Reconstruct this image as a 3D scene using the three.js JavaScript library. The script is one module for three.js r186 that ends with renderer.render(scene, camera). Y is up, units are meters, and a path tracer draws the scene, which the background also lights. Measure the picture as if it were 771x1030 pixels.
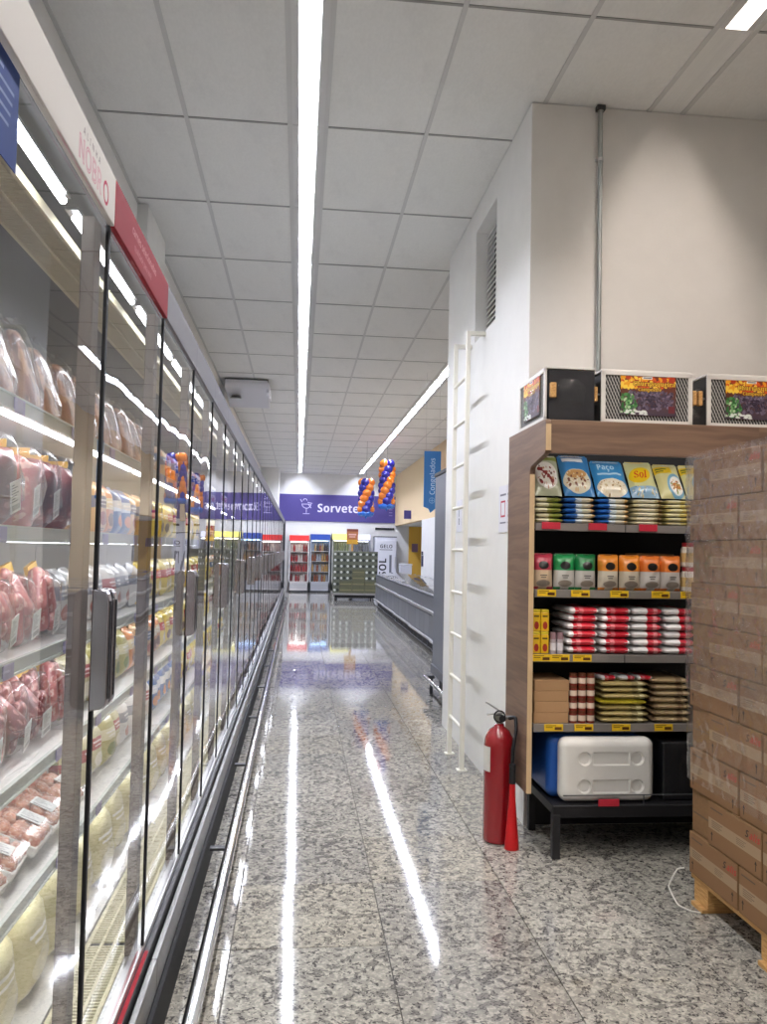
import * as THREE from 'three';
import { RoundedBoxGeometry } from 'three/addons/geometries/RoundedBoxGeometry.js';
import { mergeGeometries } from 'three/addons/utils/BufferGeometryUtils.js';
import { RectAreaLightUniformsLib } from 'three/addons/lights/RectAreaLightUniformsLib.js';
import { Brush, Evaluator, SUBTRACTION } from 'three-bvh-csg';

// ───────────────────────── camera, exposure, lamp levels ─────────────────────────
const scene = new THREE.Scene();
scene.background = new THREE.Color(0x000000);
const camera = new THREE.PerspectiveCamera(2 * Math.atan(515 / 822.37) * 180 / Math.PI, 771 / 1030, 0.05, 80);
camera.position.set(0, 1.5445, 0);
camera.rotation.order = 'YXZ';
camera.rotation.set(2.6168 * Math.PI / 180, -5.865 * Math.PI / 180, 1.1766 * Math.PI / 180);
const renderer = new THREE.WebGLRenderer();
renderer.toneMapping = THREE.LinearToneMapping;
renderer.toneMappingExposure = 1.42;
renderer.shadowMap.enabled = true;
RectAreaLightUniformsLib.init();
const TUBE_LIGHT = 118;          // ceiling batten radiance
const CASE_LIGHT = 8;          // LED tubes inside the refrigerated cases, plus added ones under the lower shelves
const H = 4.196;                // ceiling height

// ───────────────────────── helpers ─────────────────────────
let seed = 12345;
const rnd = () => { seed = (seed * 1664525 + 1013904223) >>> 0; return seed / 4294967296; };
const rr = (a, b) => a + (b - a) * rnd();
const pick = (a) => a[Math.floor(rnd() * a.length)];
const used = {};
const uname = (n) => { const k = used[n] ?? 0; used[n] = k + 1; return k ? `${n}_${String(k).padStart(3, '0')}` : n; };
const ORD = ['first', 'second', 'third', 'fourth', 'fifth', 'sixth', 'seventh', 'eighth', 'ninth', 'tenth', 'eleventh', 'twelfth', 'thirteenth', 'fourteenth', 'fifteenth', 'sixteenth', 'seventeenth', 'eighteenth', 'nineteenth', 'twentieth', 'twenty-first', 'twenty-second', 'twenty-third', 'twenty-fourth', 'twenty-fifth', 'twenty-sixth', 'twenty-seventh', 'twenty-eighth', 'twenty-ninth', 'thirtieth'];
function mesh(name, geo, mat, parent, p, r) {
  const m = new THREE.Mesh(geo, mat); m.name = name; m.castShadow = m.receiveShadow = true;
  if (p) m.position.set(...p); if (r) m.rotation.set(...r);
  if (parent) parent.add(m); return m;
}
function thing(name, label, category, p = [0, 0, 0], ry = 0, group) {
  const o = new THREE.Group(); o.name = uname(name); o.position.set(...p); o.rotation.y = ry;
  o.userData = { label, category }; if (group) o.userData.group = group; scene.add(o); return o;
}
function proto(name, category) { const o = new THREE.Group(); o.name = name; o.userData = { category }; return o; }
function place(pr, label, p, ry = 0, group, s) {
  const c = pr.clone(); c.name = uname(pr.name); c.position.set(...p); c.rotation.y = ry; if (s) c.scale.set(...(Array.isArray(s) ? s : [s, s, s]));
  c.userData = { label, category: pr.userData.category }; if (group) c.userData.group = group; scene.add(c); return c;
}
function one(name, label, category, geo, mat, p, r, group) {
  const m = mesh(uname(name), geo, mat, scene, p, r); m.userData = { label, category }; if (group) m.userData.group = group; return m;
}
function struct(name) { const g = new THREE.Group(); g.name = name; g.userData.kind = 'structure'; scene.add(g); return g; }
function wuv(g, s = 0.8) { // box-projected uv in metres
  const p = g.attributes.position, n = g.attributes.normal, uv = g.attributes.uv;
  for (let i = 0; i < p.count; i++) { const ax = Math.abs(n.getX(i)), ay = Math.abs(n.getY(i)); if (ax > 0.6) uv.setXY(i, p.getZ(i) / s, p.getY(i) / s); else if (ay > 0.6) uv.setXY(i, p.getX(i) / s, p.getZ(i) / s); else uv.setXY(i, p.getX(i) / s, p.getY(i) / s); }
  return g;
}
function smesh(name, geo, mat, p, r) { wuv(geo, 2.2); const m = mesh(name, geo, mat, scene, p, r); m.userData.kind = 'structure'; return m; }
const bx = (w, h, d, x = 0, y = 0, z = 0) => new THREE.BoxGeometry(w, h, d).translate(x, y, z);
const rb = (w, h, d, r = 0.004, x = 0, y = 0, z = 0, s = 2) => new RoundedBoxGeometry(w, h, d, s, Math.min(r, w / 2.01, h / 2.01, d / 2.01)).translate(x, y, z);
const span = (x0, x1, y0, y1, z0, z1) => new THREE.BoxGeometry(Math.abs(x1 - x0), Math.abs(y1 - y0), Math.abs(z1 - z0)).translate((x0 + x1) / 2, (y0 + y1) / 2, (z0 + z1) / 2);
const rspan = (x0, x1, y0, y1, z0, z1, r = 0.004) => rb(Math.abs(x1 - x0), Math.abs(y1 - y0), Math.abs(z1 - z0), r, (x0 + x1) / 2, (y0 + y1) / 2, (z0 + z1) / 2);
const cyl = (r, h, n = 16, r2 = r) => new THREE.CylinderGeometry(r2, r, h, n);
const tube = (pts, r, n = 40, m = 10) => new THREE.TubeGeometry(new THREE.CatmullRomCurve3(pts.map((p) => new THREE.Vector3(...p)), false, 'catmullrom', 0.2), n, r, m);
const merge = (a) => mergeGeometries(a.map((g) => { const q = g.index ? g.toNonIndexed() : g; for (const k of Object.keys(q.attributes)) if (!['position', 'normal', 'uv'].includes(k)) q.deleteAttribute(k); return q; }));
// value noise
const hsh = (x, y, z, s) => { let n = Math.imul(x, 374761393) ^ Math.imul(y, 668265263) ^ Math.imul(z, 2147483647) ^ Math.imul(s, 1274126177); n = Math.imul(n ^ (n >>> 13), 1274126177); return ((n ^ (n >>> 16)) >>> 0) / 4294967296; };
const sm = (t) => t * t * (3 - 2 * t);
function vn2(x, y, s, per = 0) {
  let x0 = Math.floor(x), y0 = Math.floor(y); const fx = sm(x - x0), fy = sm(y - y0);
  const w = (a) => per ? ((a % per) + per) % per : a;
  const a = hsh(w(x0), w(y0), 0, s), b = hsh(w(x0 + 1), w(y0), 0, s), c = hsh(w(x0), w(y0 + 1), 0, s), d = hsh(w(x0 + 1), w(y0 + 1), 0, s);
  return a + (b - a) * fx + (c - a) * fy + (a - b - c + d) * fx * fy;
}
const fb2 = (x, y, s, per, o = 4) => { let v = 0, a = 0.5, t = 0; for (let i = 0; i < o; i++) { v += a * vn2(x, y, s + i, per); t += a; x *= 2; y *= 2; per *= 2; a *= 0.5; } return v / t; };
function vn3(x, y, z, s) {
  const x0 = Math.floor(x), y0 = Math.floor(y), z0 = Math.floor(z), fx = sm(x - x0), fy = sm(y - y0), fz = sm(z - z0);
  let v = 0; for (let i = 0; i < 8; i++) { const dx = i & 1, dy = (i >> 1) & 1, dz = i >> 2; v += hsh(x0 + dx, y0 + dy, z0 + dz, s) * (dx ? fx : 1 - fx) * (dy ? fy : 1 - fy) * (dz ? fz : 1 - fz); }
  return v;
}
function dataTex(n, f, opt = {}) {
  const d = new Uint8Array(n * n * 4);
  for (let y = 0; y < n; y++) for (let x = 0; x < n; x++) { const c = f(x / n, y / n), i = (y * n + x) * 4; d[i] = c[0]; d[i + 1] = c[1]; d[i + 2] = c[2]; d[i + 3] = 255; }
  const t = new THREE.DataTexture(d, n, n); t.wrapS = t.wrapT = THREE.RepeatWrapping; t.magFilter = THREE.LinearFilter; t.minFilter = THREE.LinearMipmapLinearFilter; t.generateMipmaps = true;
  if (!opt.linear) t.colorSpace = THREE.SRGBColorSpace; t.needsUpdate = true; return t;
}
function canvasTex(w, h, draw) {
  const c = document.createElement('canvas'); c.width = w; c.height = h; const g = c.getContext('2d'); draw(g, w, h);
  const t = new THREE.CanvasTexture(c); t.colorSpace = THREE.SRGBColorSpace; t.wrapS = t.wrapT = THREE.RepeatWrapping; return t;
}
const lerp = (a, b, t) => a + (b - a) * t, mix3 = (a, b, t) => [lerp(a[0], b[0], t), lerp(a[1], b[1], t), lerp(a[2], b[2], t)];
const ss = (a, b, x) => sm(Math.min(1, Math.max(0, (x - a) / (b - a))));
const S = (color, roughness = 0.6, extra = {}) => new THREE.MeshStandardMaterial({ color, roughness, ...extra });
const P = (color, roughness, extra = {}) => new THREE.MeshPhysicalMaterial({ color, roughness, ...extra });

// ───────────────────────── materials ─────────────────────────
const graniteTex = dataTex(1024, (u, v) => {
  const per = 16, wx = fb2(u * per, v * per, 5, per, 3) * 2.2, wy = fb2(u * per, v * per, 9, per, 3) * 2.2;
  const a = fb2(u * 40 + wx, v * 40 + wy, 21, 0, 3), b = fb2(u * 100, v * 100, 33, 100, 2), big = fb2(u * 6, v * 6, 44, 6, 3), c = fb2(u * 64 + wy, v * 64 - wx, 52, 0, 2);
  const e = fb2(u * 150 + wx * 3, v * 110, 61, 0, 2);
  let col = mix3([186, 182, 170], [160, 157, 148], ss(0.35, 0.65, b));
  col = mix3(col, [143, 140, 134], ss(0.48, 0.62, c) * 0.7);
  col = mix3(col, [112, 109, 105], ss(0.57, 0.67, a + (big - 0.5) * 0.25) * 0.75);
  col = mix3(col, [64, 62, 62], ss(0.56, 0.66, e) * ss(0.42, 0.58, a) * 0.85);
  return col;
});
const M = {};
const granite = [0xffffff, 0xf2f2f2, 0xe8e8ea, 0xf8f6f2].map((c) => P(c, 0.05, { map: graniteTex, ior: 1.56 }));
M.grout = S(0x625f5a, 0.9);
const paintTex = dataTex(256, (u, v) => { const a = fb2(u * 24, v * 24, 71, 24, 4), b = fb2(u * 4, v * 4, 72, 4, 3); const g = 246 + (a - 0.5) * 5 + (b - 0.5) * 4; return [g, g, g - 1]; });
M.white = S(0xf3f2f0, 0.75, { map: paintTex });
M.wallWarm = S(0xefebe7, 0.75, { map: paintTex });
M.tile = S(0xf4f4f2, 0.9, { map: dataTex(256, (u, v) => { const a = fb2(u * 60, v * 60, 81, 60, 2), b = fb2(u * 3, v * 3, 82, 3, 4); const g = 247 + (a - 0.5) * 7 - ss(0.6, 0.8, b) * 4; return [g, g, g - 1]; }) });
M.bar = S(0xd2d2d0, 0.6);
M.barDark = S(0xa4a4a2, 0.7);
M.slab = S(0x777777, 0.9);
M.beige = S(0xe6cda3, 0.8);
M.yellowWall = S(0xe3b44a, 0.8);
M.purple = S(0x4a4088, 0.55);
M.housing = S(0xd8d8d6, 0.5);
M.tubeGlow = S(0xffffff, 0.4, { emissive: 0xffffff, emissiveIntensity: 14 });
M.caseGlow = S(0xffffff, 0.4, { emissive: 0xf4f7ff, emissiveIntensity: 8 });
M.alu = S(0xc9c9c8, 0.32, { metalness: 0.9 });
M.brushed = S(0x8f8e8c, 0.38, { metalness: 0.85 });
M.chrome = S(0xd8d8d8, 0.12, { metalness: 1 });
M.taupe = S(0x6f655f, 0.45, { metalness: 0.2 });
M.black = S(0x15151a, 0.5);
M.handle = S(0xb4b2b8, 0.22, { metalness: 1 });
M.gasket = S(0x1b1b20, 0.6);
M.kick = S(0x121214, 0.7);
M.darkGrey = S(0x3b3c3f, 0.5);
M.caseBack = S(0xcfc9c0, 0.5);
M.caseWhite = S(0xe4e3df, 0.45);
M.cream = S(0xd9d2b0, 0.5);
M.headerWhite = P(0xe6e2df, 0.7, { specularIntensity: 0.4 });
M.headerRed = P(0x9c2530, 0.7, { specularIntensity: 0.4 });
M.headerGrey = P(0x85858d, 0.6, { specularIntensity: 0.6 });
M.rail = P(0xdfe6df, 0.2);
M.ticket = S(0x9c96c4, 0.4);
M.glass = P(0xffffff, 0.0, { transmission: 1, thickness: 0, ior: 1.72 });
M.film = P(0xffffff, 0.1, { transmission: 1, thickness: 0, ior: 1.3 });
M.acrylic = P(0xf3f6fb, 0.08, { transmission: 0.85, thickness: 0, ior: 1.5 });
M.label = S(0xffffff, 0.5, { map: canvasTex(128, 128, (g, w, h) => { g.fillStyle = '#f2f2ee'; g.fillRect(0, 0, w, h); g.fillStyle = '#555'; for (let i = 0; i < 7; i++) g.fillRect(12, 14 + i * 11, 40 + ((i * 37) % 60), 3); for (let i = 0; i < 26; i++) g.fillRect(14 + i * 4, 96, (i * 7) % 3 + 1, 22); }) });
const woodTex = (base, dark, s, nx = 3, ny = 40) => dataTex(512, (u, v) => { const w = fb2(u * 4, v * 4, s, 4, 3) * 0.35; const a = fb2(u * nx, v * ny + w * 6, s + 3, 0, 4), b = fb2(u * 6, v * 160, s + 7, 0, 2); return mix3(base, dark, ss(0.3, 0.75, a) * 0.75 + (b - 0.5) * 0.35); });
M.wood = S(0xffffff, 0.5, { map: woodTex([132, 105, 86], [102, 79, 65], 101) });
M.woodEdge = S(0xd2b48c, 0.55);
M.pine = S(0xffffff, 0.75, { map: woodTex([214, 170, 108], [170, 122, 70], 131) });
M.cardPlain = S(0xb08a63, 0.85);
M.shelfGrey = S(0x8e8884, 0.45, { metalness: 0.3 });
M.tagYellow = S(0xe6bd1c, 0.5, { map: canvasTex(128, 48, (g, w, h) => { g.fillStyle = '#ffffff'; g.fillRect(0, 0, w, h); g.fillStyle = '#5a3a10'; g.fillRect(10, 8, 70, 5); g.fillRect(10, 20, 46, 5); g.fillRect(70, 20, 48, 20); }) });
M.tagRed = S(0xc3283c, 0.5);

// ───────────────────────── floor ─────────────────────────
const GX = 0.379, GZ = 3.248, T = 0.6;
const floor = struct('floor');
mesh('slab', span(-1.6, 6.4, -0.2, -0.012, 4.2, -29.5), M.grout, floor);
const tileVariants = [];
for (let i = 0; i < 14; i++) {
  const g = rb(T - 0.004, 0.012, T - 0.004, 0.0015, 0, -0.006, 0, 1), uv = g.attributes.uv, ps = g.attributes.position, ou = rnd(), ov = rnd(), q = i % 2;
  for (let k = 0; k < uv.count; k++) { const x = ps.getX(k), z = ps.getZ(k); uv.setXY(k, ou + (q ? z : x) / 0.8, ov + (q ? x : z) / 0.8); }
  tileVariants.push(g);
}
const farTiles = [];
for (let i = -3; i <= 10; i++) for (let j = -12; j <= 44; j++) {
  const x = GX + (i + 0.5) * T, z = -(GZ + (j + 0.5) * T);
  if (x < -1.5 || z < -29.5 || z > 3.9 || x > 6.3) continue;
  if (x > 1.7 && z < -4.9 && z > -7.0) continue;
  if (x > 3.7 && z < -7) continue;
  const r = [rr(-1, 1) * 0.0012, 0, rr(-1, 1) * 0.0022];
  if (z < -0.9 && z > -13.5 && x < 3.4) mesh('floor_tile', pick(tileVariants), pick(granite), floor, [x, 0, z], r);
  else { const g = pick(tileVariants).clone().applyMatrix4(new THREE.Matrix4().makeRotationFromEuler(new THREE.Euler(...r))).translate(x, 0, z); farTiles.push(g); }
}
{ const f = mesh('far_tiles', merge(farTiles), granite[0], floor); f.userData.kind = 'stuff'; f.userData.label = 'granite tiles too far away to tell apart'; }

// ───────────────────────── walls ─────────────────────────
const XL = -1.314;
smesh('wall_left', span(XL - 0.2, XL, 0, H + 0.2, 4, -29.27), M.white);
smesh('wall_back', span(-1.5, 4.9, 0, H + 0.2, -29.27, -29.47), M.white);
smesh('wall_behind_camera', span(-1.5, 6.4, 0, H + 0.2, 4.0, 4.2), M.white);
smesh('wall_right', span(6.2, 6.4, 0, H + 0.2, 4.0, -4.8), M.white);
smesh('wall_front_facing', span(1.305, 6.4, 0, H, -4.6, -4.8), M.wallWarm);
{ // aisle face of the white block with the louvre opening
  const sh = new THREE.Shape(); sh.moveTo(4.601, 0); sh.lineTo(7.25, 0); sh.lineTo(7.25, H); sh.lineTo(4.601, H); sh.closePath();
  const ho = new THREE.Path(); ho.moveTo(5.45, 3.14); ho.lineTo(5.45, 4.0); ho.lineTo(6.11, 4.0); ho.lineTo(6.11, 3.14); ho.closePath(); sh.holes.push(ho);
  const g = new THREE.ExtrudeGeometry(sh, { depth: 0.12, bevelEnabled: false });
  g.applyMatrix4(new THREE.Matrix4().makeBasis(new THREE.Vector3(0, 0, -1), new THREE.Vector3(0, 1, 0), new THREE.Vector3(1, 0, 0))); g.translate(1.305, 0, 0);
  smesh('wall_aisle', g, M.white);
  smesh('wall_aisle_end', span(1.425, 3.6, 0, H, -7.13, -7.25), M.white);
  const v = thing('louvre_vent', 'white louvre vent with dark slanted slats high in the white wall', 'vent', [1.40, 3.14, -5.78]);
  mesh('backing', bx(0.02, 0.86, 0.66, 0.06, 0.43, 0), M.black, v);
  for (let i = 0; i < 20; i++) mesh('slat', bx(0.006, 0.02, 0.655), M.white, v, [-0.005, 0.02 + i * 0.0425, 0], [0, 0, -0.35]);
}
smesh('wall_far_right', merge([span(3.43, 3.6, 2.4, H, -7.25, -29.27), span(3.43, 3.6, 0, 2.4, -7.25, -22.6)]), M.beige);
smesh('trim_1', span(3.405, 3.432, 0, 2.39, -19.0, -22.62), M.white);
smesh('recess_shell', merge([span(4.7, 4.9, 0, 2.5, -22.4, -29.27), span(3.6, 4.9, 2.4, 2.5, -22.4, -29.27), span(3.6, 4.9, 0, 2.5, -22.4, -22.6)]), M.white);
smesh('door_1', span(3.94, 4.68, 0, 2.38, -29.27, -29.23), M.yellowWall);
smesh('trim_2', span(XL, -0.72, 2.3, H, -27.6, -29.27), M.white);
smesh('trim_3', span(XL, -1.232, 2.42, H, -6.42, -7.25), M.white);

// ───────────────────────── ceiling ─────────────────────────
const ceiling = struct('ceiling');
mesh('slab', span(-1.6, 6.4, H + 0.34, H + 0.5, 4.2, -29.5), M.slab, ceiling);
const cols = [[XL, -0.759], [-0.759, -0.121], [0.106, 0.744], [0.744, 1.382], [1.382, 2.02], [2.23, 2.868], [2.868, 3.506], [3.506, 4.144], [4.144, 4.782], [4.782, 5.42], [5.42, 6.2]];
const rowZ = (k) => -(5.058 + 1.25 * k);
const cTileG = {};
for (let k = -8; k < 20; k++) {
  const z0 = Math.min(rowZ(k), 4), z1 = Math.max(rowZ(k + 1), -29.27);
  if (z0 - z1 < 0.1) continue;
  cols.forEach(([a, b], c) => {
    if (a >= 3.4 && k >= 0) return;
    if (a >= 2.2 && k === 0) return;
    const w = b - a - 0.008, d = z0 - z1 - 0.008, key = w.toFixed(3) + d.toFixed(3);
    cTileG[key] ??= (() => { const g = bx(w, 0.016, d, 0, 0.008, 0); return g; })();
    mesh('ceiling_tile', cTileG[key], M.tile, ceiling, [(a + b) / 2, H + 0.004, (z0 + z1) / 2], [rr(-1, 1) * 0.0012, 0, rr(-1, 1) * 0.002]);
  });
  if (k > -8) mesh('cross_bar', merge([span(XL, -0.121, H - 0.001, H + 0.012, z0 - 0.008, z0 + 0.008), span(0.106, 2.02, H - 0.001, H + 0.012, z0 - 0.008, z0 + 0.008), span(2.23, k >= 0 ? 3.5 : 6.2, H - 0.001, H + 0.012, z0 - 0.008, z0 + 0.008)]), M.barDark, ceiling);
}
for (const x of [-0.759, 0.744, 1.382, 2.868]) mesh('main_bar', span(x - 0.013, x + 0.013, H - 0.002, H + 0.012, 4, -29.27), M.bar, ceiling);
for (const x of [3.506, 4.144, 4.782, 5.42]) mesh('main_bar', span(x - 0.013, x + 0.013, H - 0.002, H + 0.012, 4, -4.6), M.bar, ceiling);
for (const [x] of [[-0.121], [0.106], [2.02], [2.23]]) mesh('channel_edge', span(x - 0.014, x + 0.014, H - 0.003, H + 0.014, 4, -29.27), M.bar, ceiling);
mesh('wall_angle', span(XL, XL + 0.022, H - 0.003, H + 0.004, 4, -29.27), M.bar, ceiling);
// filler strip where the second lamp channel holds no lamps
mesh('filler_panel', span(2.03, 2.22, H + 0.004, H + 0.02, rowZ(-1), rowZ(5)), M.tile, ceiling);

// ───────────────────────── ceiling lamps ─────────────────────────
const gLampCap = cyl(0.0125, 0.03, 12).rotateX(Math.PI / 2);
function lampProto(deep) {
  const p = proto('ceiling_light', 'light'), w = 0.116, L = 1.245;
  mesh('housing', merge([bx(0.003, deep, L, -w / 2, deep / 2, 0), bx(0.003, deep, L, w / 2, deep / 2, 0), bx(w, 0.004, L, 0, deep, 0), bx(w, deep, 0.004, 0, deep / 2, L / 2), bx(w, deep, 0.004, 0, deep / 2, -L / 2), bx(0.046, 0.006, L, -w / 2 - 0.022, 0.006, 0), bx(0.046, 0.006, L, w / 2 + 0.022, 0.006, 0)]), M.housing, p);
  const ty = deep - 0.035;
  for (const s of [-1, 1]) {
    const t = mesh('lamp_tube', cyl(0.011, 1.12, 12).rotateX(Math.PI / 2), M.tubeGlow, p, [s * 0.0135, ty, 0]);
    for (const e of [-1, 1]) mesh('tube_cap', gLampCap, M.alu, t, [0, 0, e * 0.574]);
  }
  const li = new THREE.RectAreaLight(0xffffff, TUBE_LIGHT, 0.046, 1.12); li.name = 'tube_glow_light'; li.position.set(0, ty - 0.016, 0); li.rotation.x = -Math.PI / 2; li.castShadow = true; p.add(li);
  return p;
}
const lampA = lampProto(0.10), lampB = lampProto(0.16);
let nA = 0, nB = 0, nC = 0;
for (let k = -5; k < 19; k++) {
  const z = rowZ(k) - 0.625;
  const c = place(lampA, k < -1 ? `${ORD[nC++]} twin-tube lamp of the middle strip above and behind the camera` : `${ORD[nA++]} lit twin-tube lamp, counted from the camera, in the strip over the aisle`, [-0.0075, H, z], 0, 'lamps of the strip over the aisle');
  const li = c.children.find((o) => o.isRectAreaLight); li.color.set(k > 4 ? 0xdfe6ff : k > -2 ? 0xe9eeff : 0xfaf6f2);
}
let nD = 0;
for (let k = -5; k < 19; k++) {
  if (k > -2 && k < 5) continue;
  const z = rowZ(k) - 0.625, near = k <= -2;
  const c = place(near ? lampB : lampA, near ? (k === -2 ? 'lit lamp at the top right corner of the ceiling, ending before the warm white wall' : `${ORD[nD++]} lamp hidden overhead in the strip above the stacked cartons`) : `${ORD[nB++]} lit lamp, counted from the white block, in the right-hand strip toward the balloons`, [2.125, H, z], 0, near ? 'lamps over the stacked cartons' : 'lamps of the right-hand strip');
  const li = c.children.find((o) => o.isRectAreaLight); li.color.set(k > 4 ? 0xdfe6ff : 0xffeee0); if (near) li.intensity = TUBE_LIGHT * 0.7;
}

// ───────────────────────── refrigerated cases along the left wall ─────────────────────────
const DW = 0.76, Z0 = 1.14, XD = -0.45, NM = 16;          // door pitch, near end, door plane, two-door modules
const SHELVES = [1.875, 1.575, 1.26, 0.965, 0.655];         // shelf tops
const textPanel = (bg, draw) => P(0xffffff, 0.7, { specularIntensity: 0.4, map: canvasTex(512, 80, (g, w, h) => { g.fillStyle = bg; g.fillRect(0, 0, w, h); draw(g, w, h); }) });
M.headerLogo = textPanel('#e8e4e1', (g) => { g.fillStyle = '#7d6a72'; g.font = '15px sans-serif'; g.fillText('A  L  I  N  H  A', 322, 26); g.lineWidth = 2; g.strokeStyle = '#d99aae'; g.font = '46px sans-serif'; g.strokeText('NOBR', 300, 68); g.strokeStyle = '#c02a52'; g.lineWidth = 5; g.beginPath(); g.ellipse(452, 52, 14, 16, 0, 0, 7); g.stroke(); });
M.headerText = textPanel('#9a2a36', (g) => { g.fillStyle = 'rgba(240,205,205,.55)'; g.font = 'bold 24px sans-serif'; g.fillText('carnes selecionadas', 130, 36); g.font = '18px sans-serif'; g.fillText('qualidade para você', 150, 60); });
function paneGeo(w, h, sd) { // slightly uneven float glass
  const g = new THREE.PlaneGeometry(w, h, 14, 30), p = g.attributes.position;
  for (let i = 0; i < p.count; i++) { const x = p.getX(i), y = p.getY(i); p.setZ(i, 0.0011 * (vn2(x * 4.2 + sd * 7.3, y * 2.6 + sd, 301) - 0.5) + 0.00045 * (vn2(x * 11 + sd, y * 8, 302) - 0.5)); }
  g.computeVertexNormals(); return g.rotateY(Math.PI / 2);
}
const panes = [0, 1, 2, 3, 4, 5].map((i) => paneGeo(DW - 0.012, 1.965, i + 1));
const gasketG = bx(0.008, 1.97, 0.016), stileG = rb(0.03, 1.96, 0.055, 0.004), hingeStileG = rb(0.03, 1.96, 0.03, 0.004);
const handleG = (() => { const s = new THREE.Shape(); s.moveTo(0, -0.13); s.lineTo(0.026, -0.125); s.quadraticCurveTo(0.031, -0.12, 0.031, -0.11); s.lineTo(0.031, 0.1); s.quadraticCurveTo(0.031, 0.128, 0.016, 0.13); s.lineTo(0, 0.13); s.closePath(); return new THREE.ExtrudeGeometry(s, { depth: 0.026, bevelEnabled: true, bevelSize: 0.003, bevelThickness: 0.003, bevelSegments: 2 }); })();
const gripG = bx(0.004, 0.215, 0.008);
const bars = (n, L, f) => { const a = []; for (let i = 0; i < n; i++) a.push(f(-(i + 0.5) * L / n)); return a; };
const ML = 2 * DW;
const gBottomGrille = merge([...bars(95, ML - 0.02, (z) => bx(0.115, 0.006, 0.007, -0.105, 0.306, z - 0.01)), bx(0.012, 0.008, ML, -0.045, 0.306, -ML / 2), bx(0.008, 0.0085, ML, -0.085, 0.307, -ML / 2), bx(0.008, 0.0085, ML, -0.123, 0.307, -ML / 2), bx(0.012, 0.008, ML, -0.165, 0.306, -ML / 2)]);
const gTopGrille = merge([...bars(110, ML - 0.02, (z) => bx(0.115, 0.02, 0.004, -0.2, 2.3, z - 0.01)), bx(0.008, 0.024, ML, -0.143, 2.3, -ML / 2), bx(0.006, 0.022, ML, -0.2, 2.3, -ML / 2), bx(0.008, 0.024, ML, -0.26, 2.3, -ML / 2)]);
const gShelf = rb(0.56, 0.016, ML - 0.012, 0.003, -0.5, -0.008, -ML / 2), gRail = merge([rb(0.006, 0.038, ML - 0.014, 0.002, -0.215, -0.012, -ML / 2), bx(0.012, 0.005, ML - 0.014, -0.212, 0.005, -ML / 2), bx(0.012, 0.005, ML - 0.014, -0.212, -0.028, -ML / 2)]);
const gFence = merge([bx(0.003, 0.05, ML - 0.02, -0.222, 0.026, -ML / 2)]);
const gTicket = rb(0.004, 0.036, 0.07, 0.002), gTube = cyl(0.009, DW - 0.1, 10).rotateX(Math.PI / 2), gReflector = bx(0.03, 0.008, DW - 0.06);
const ordDoor = (i) => ORD[i] ?? String(i + 1);
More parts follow.
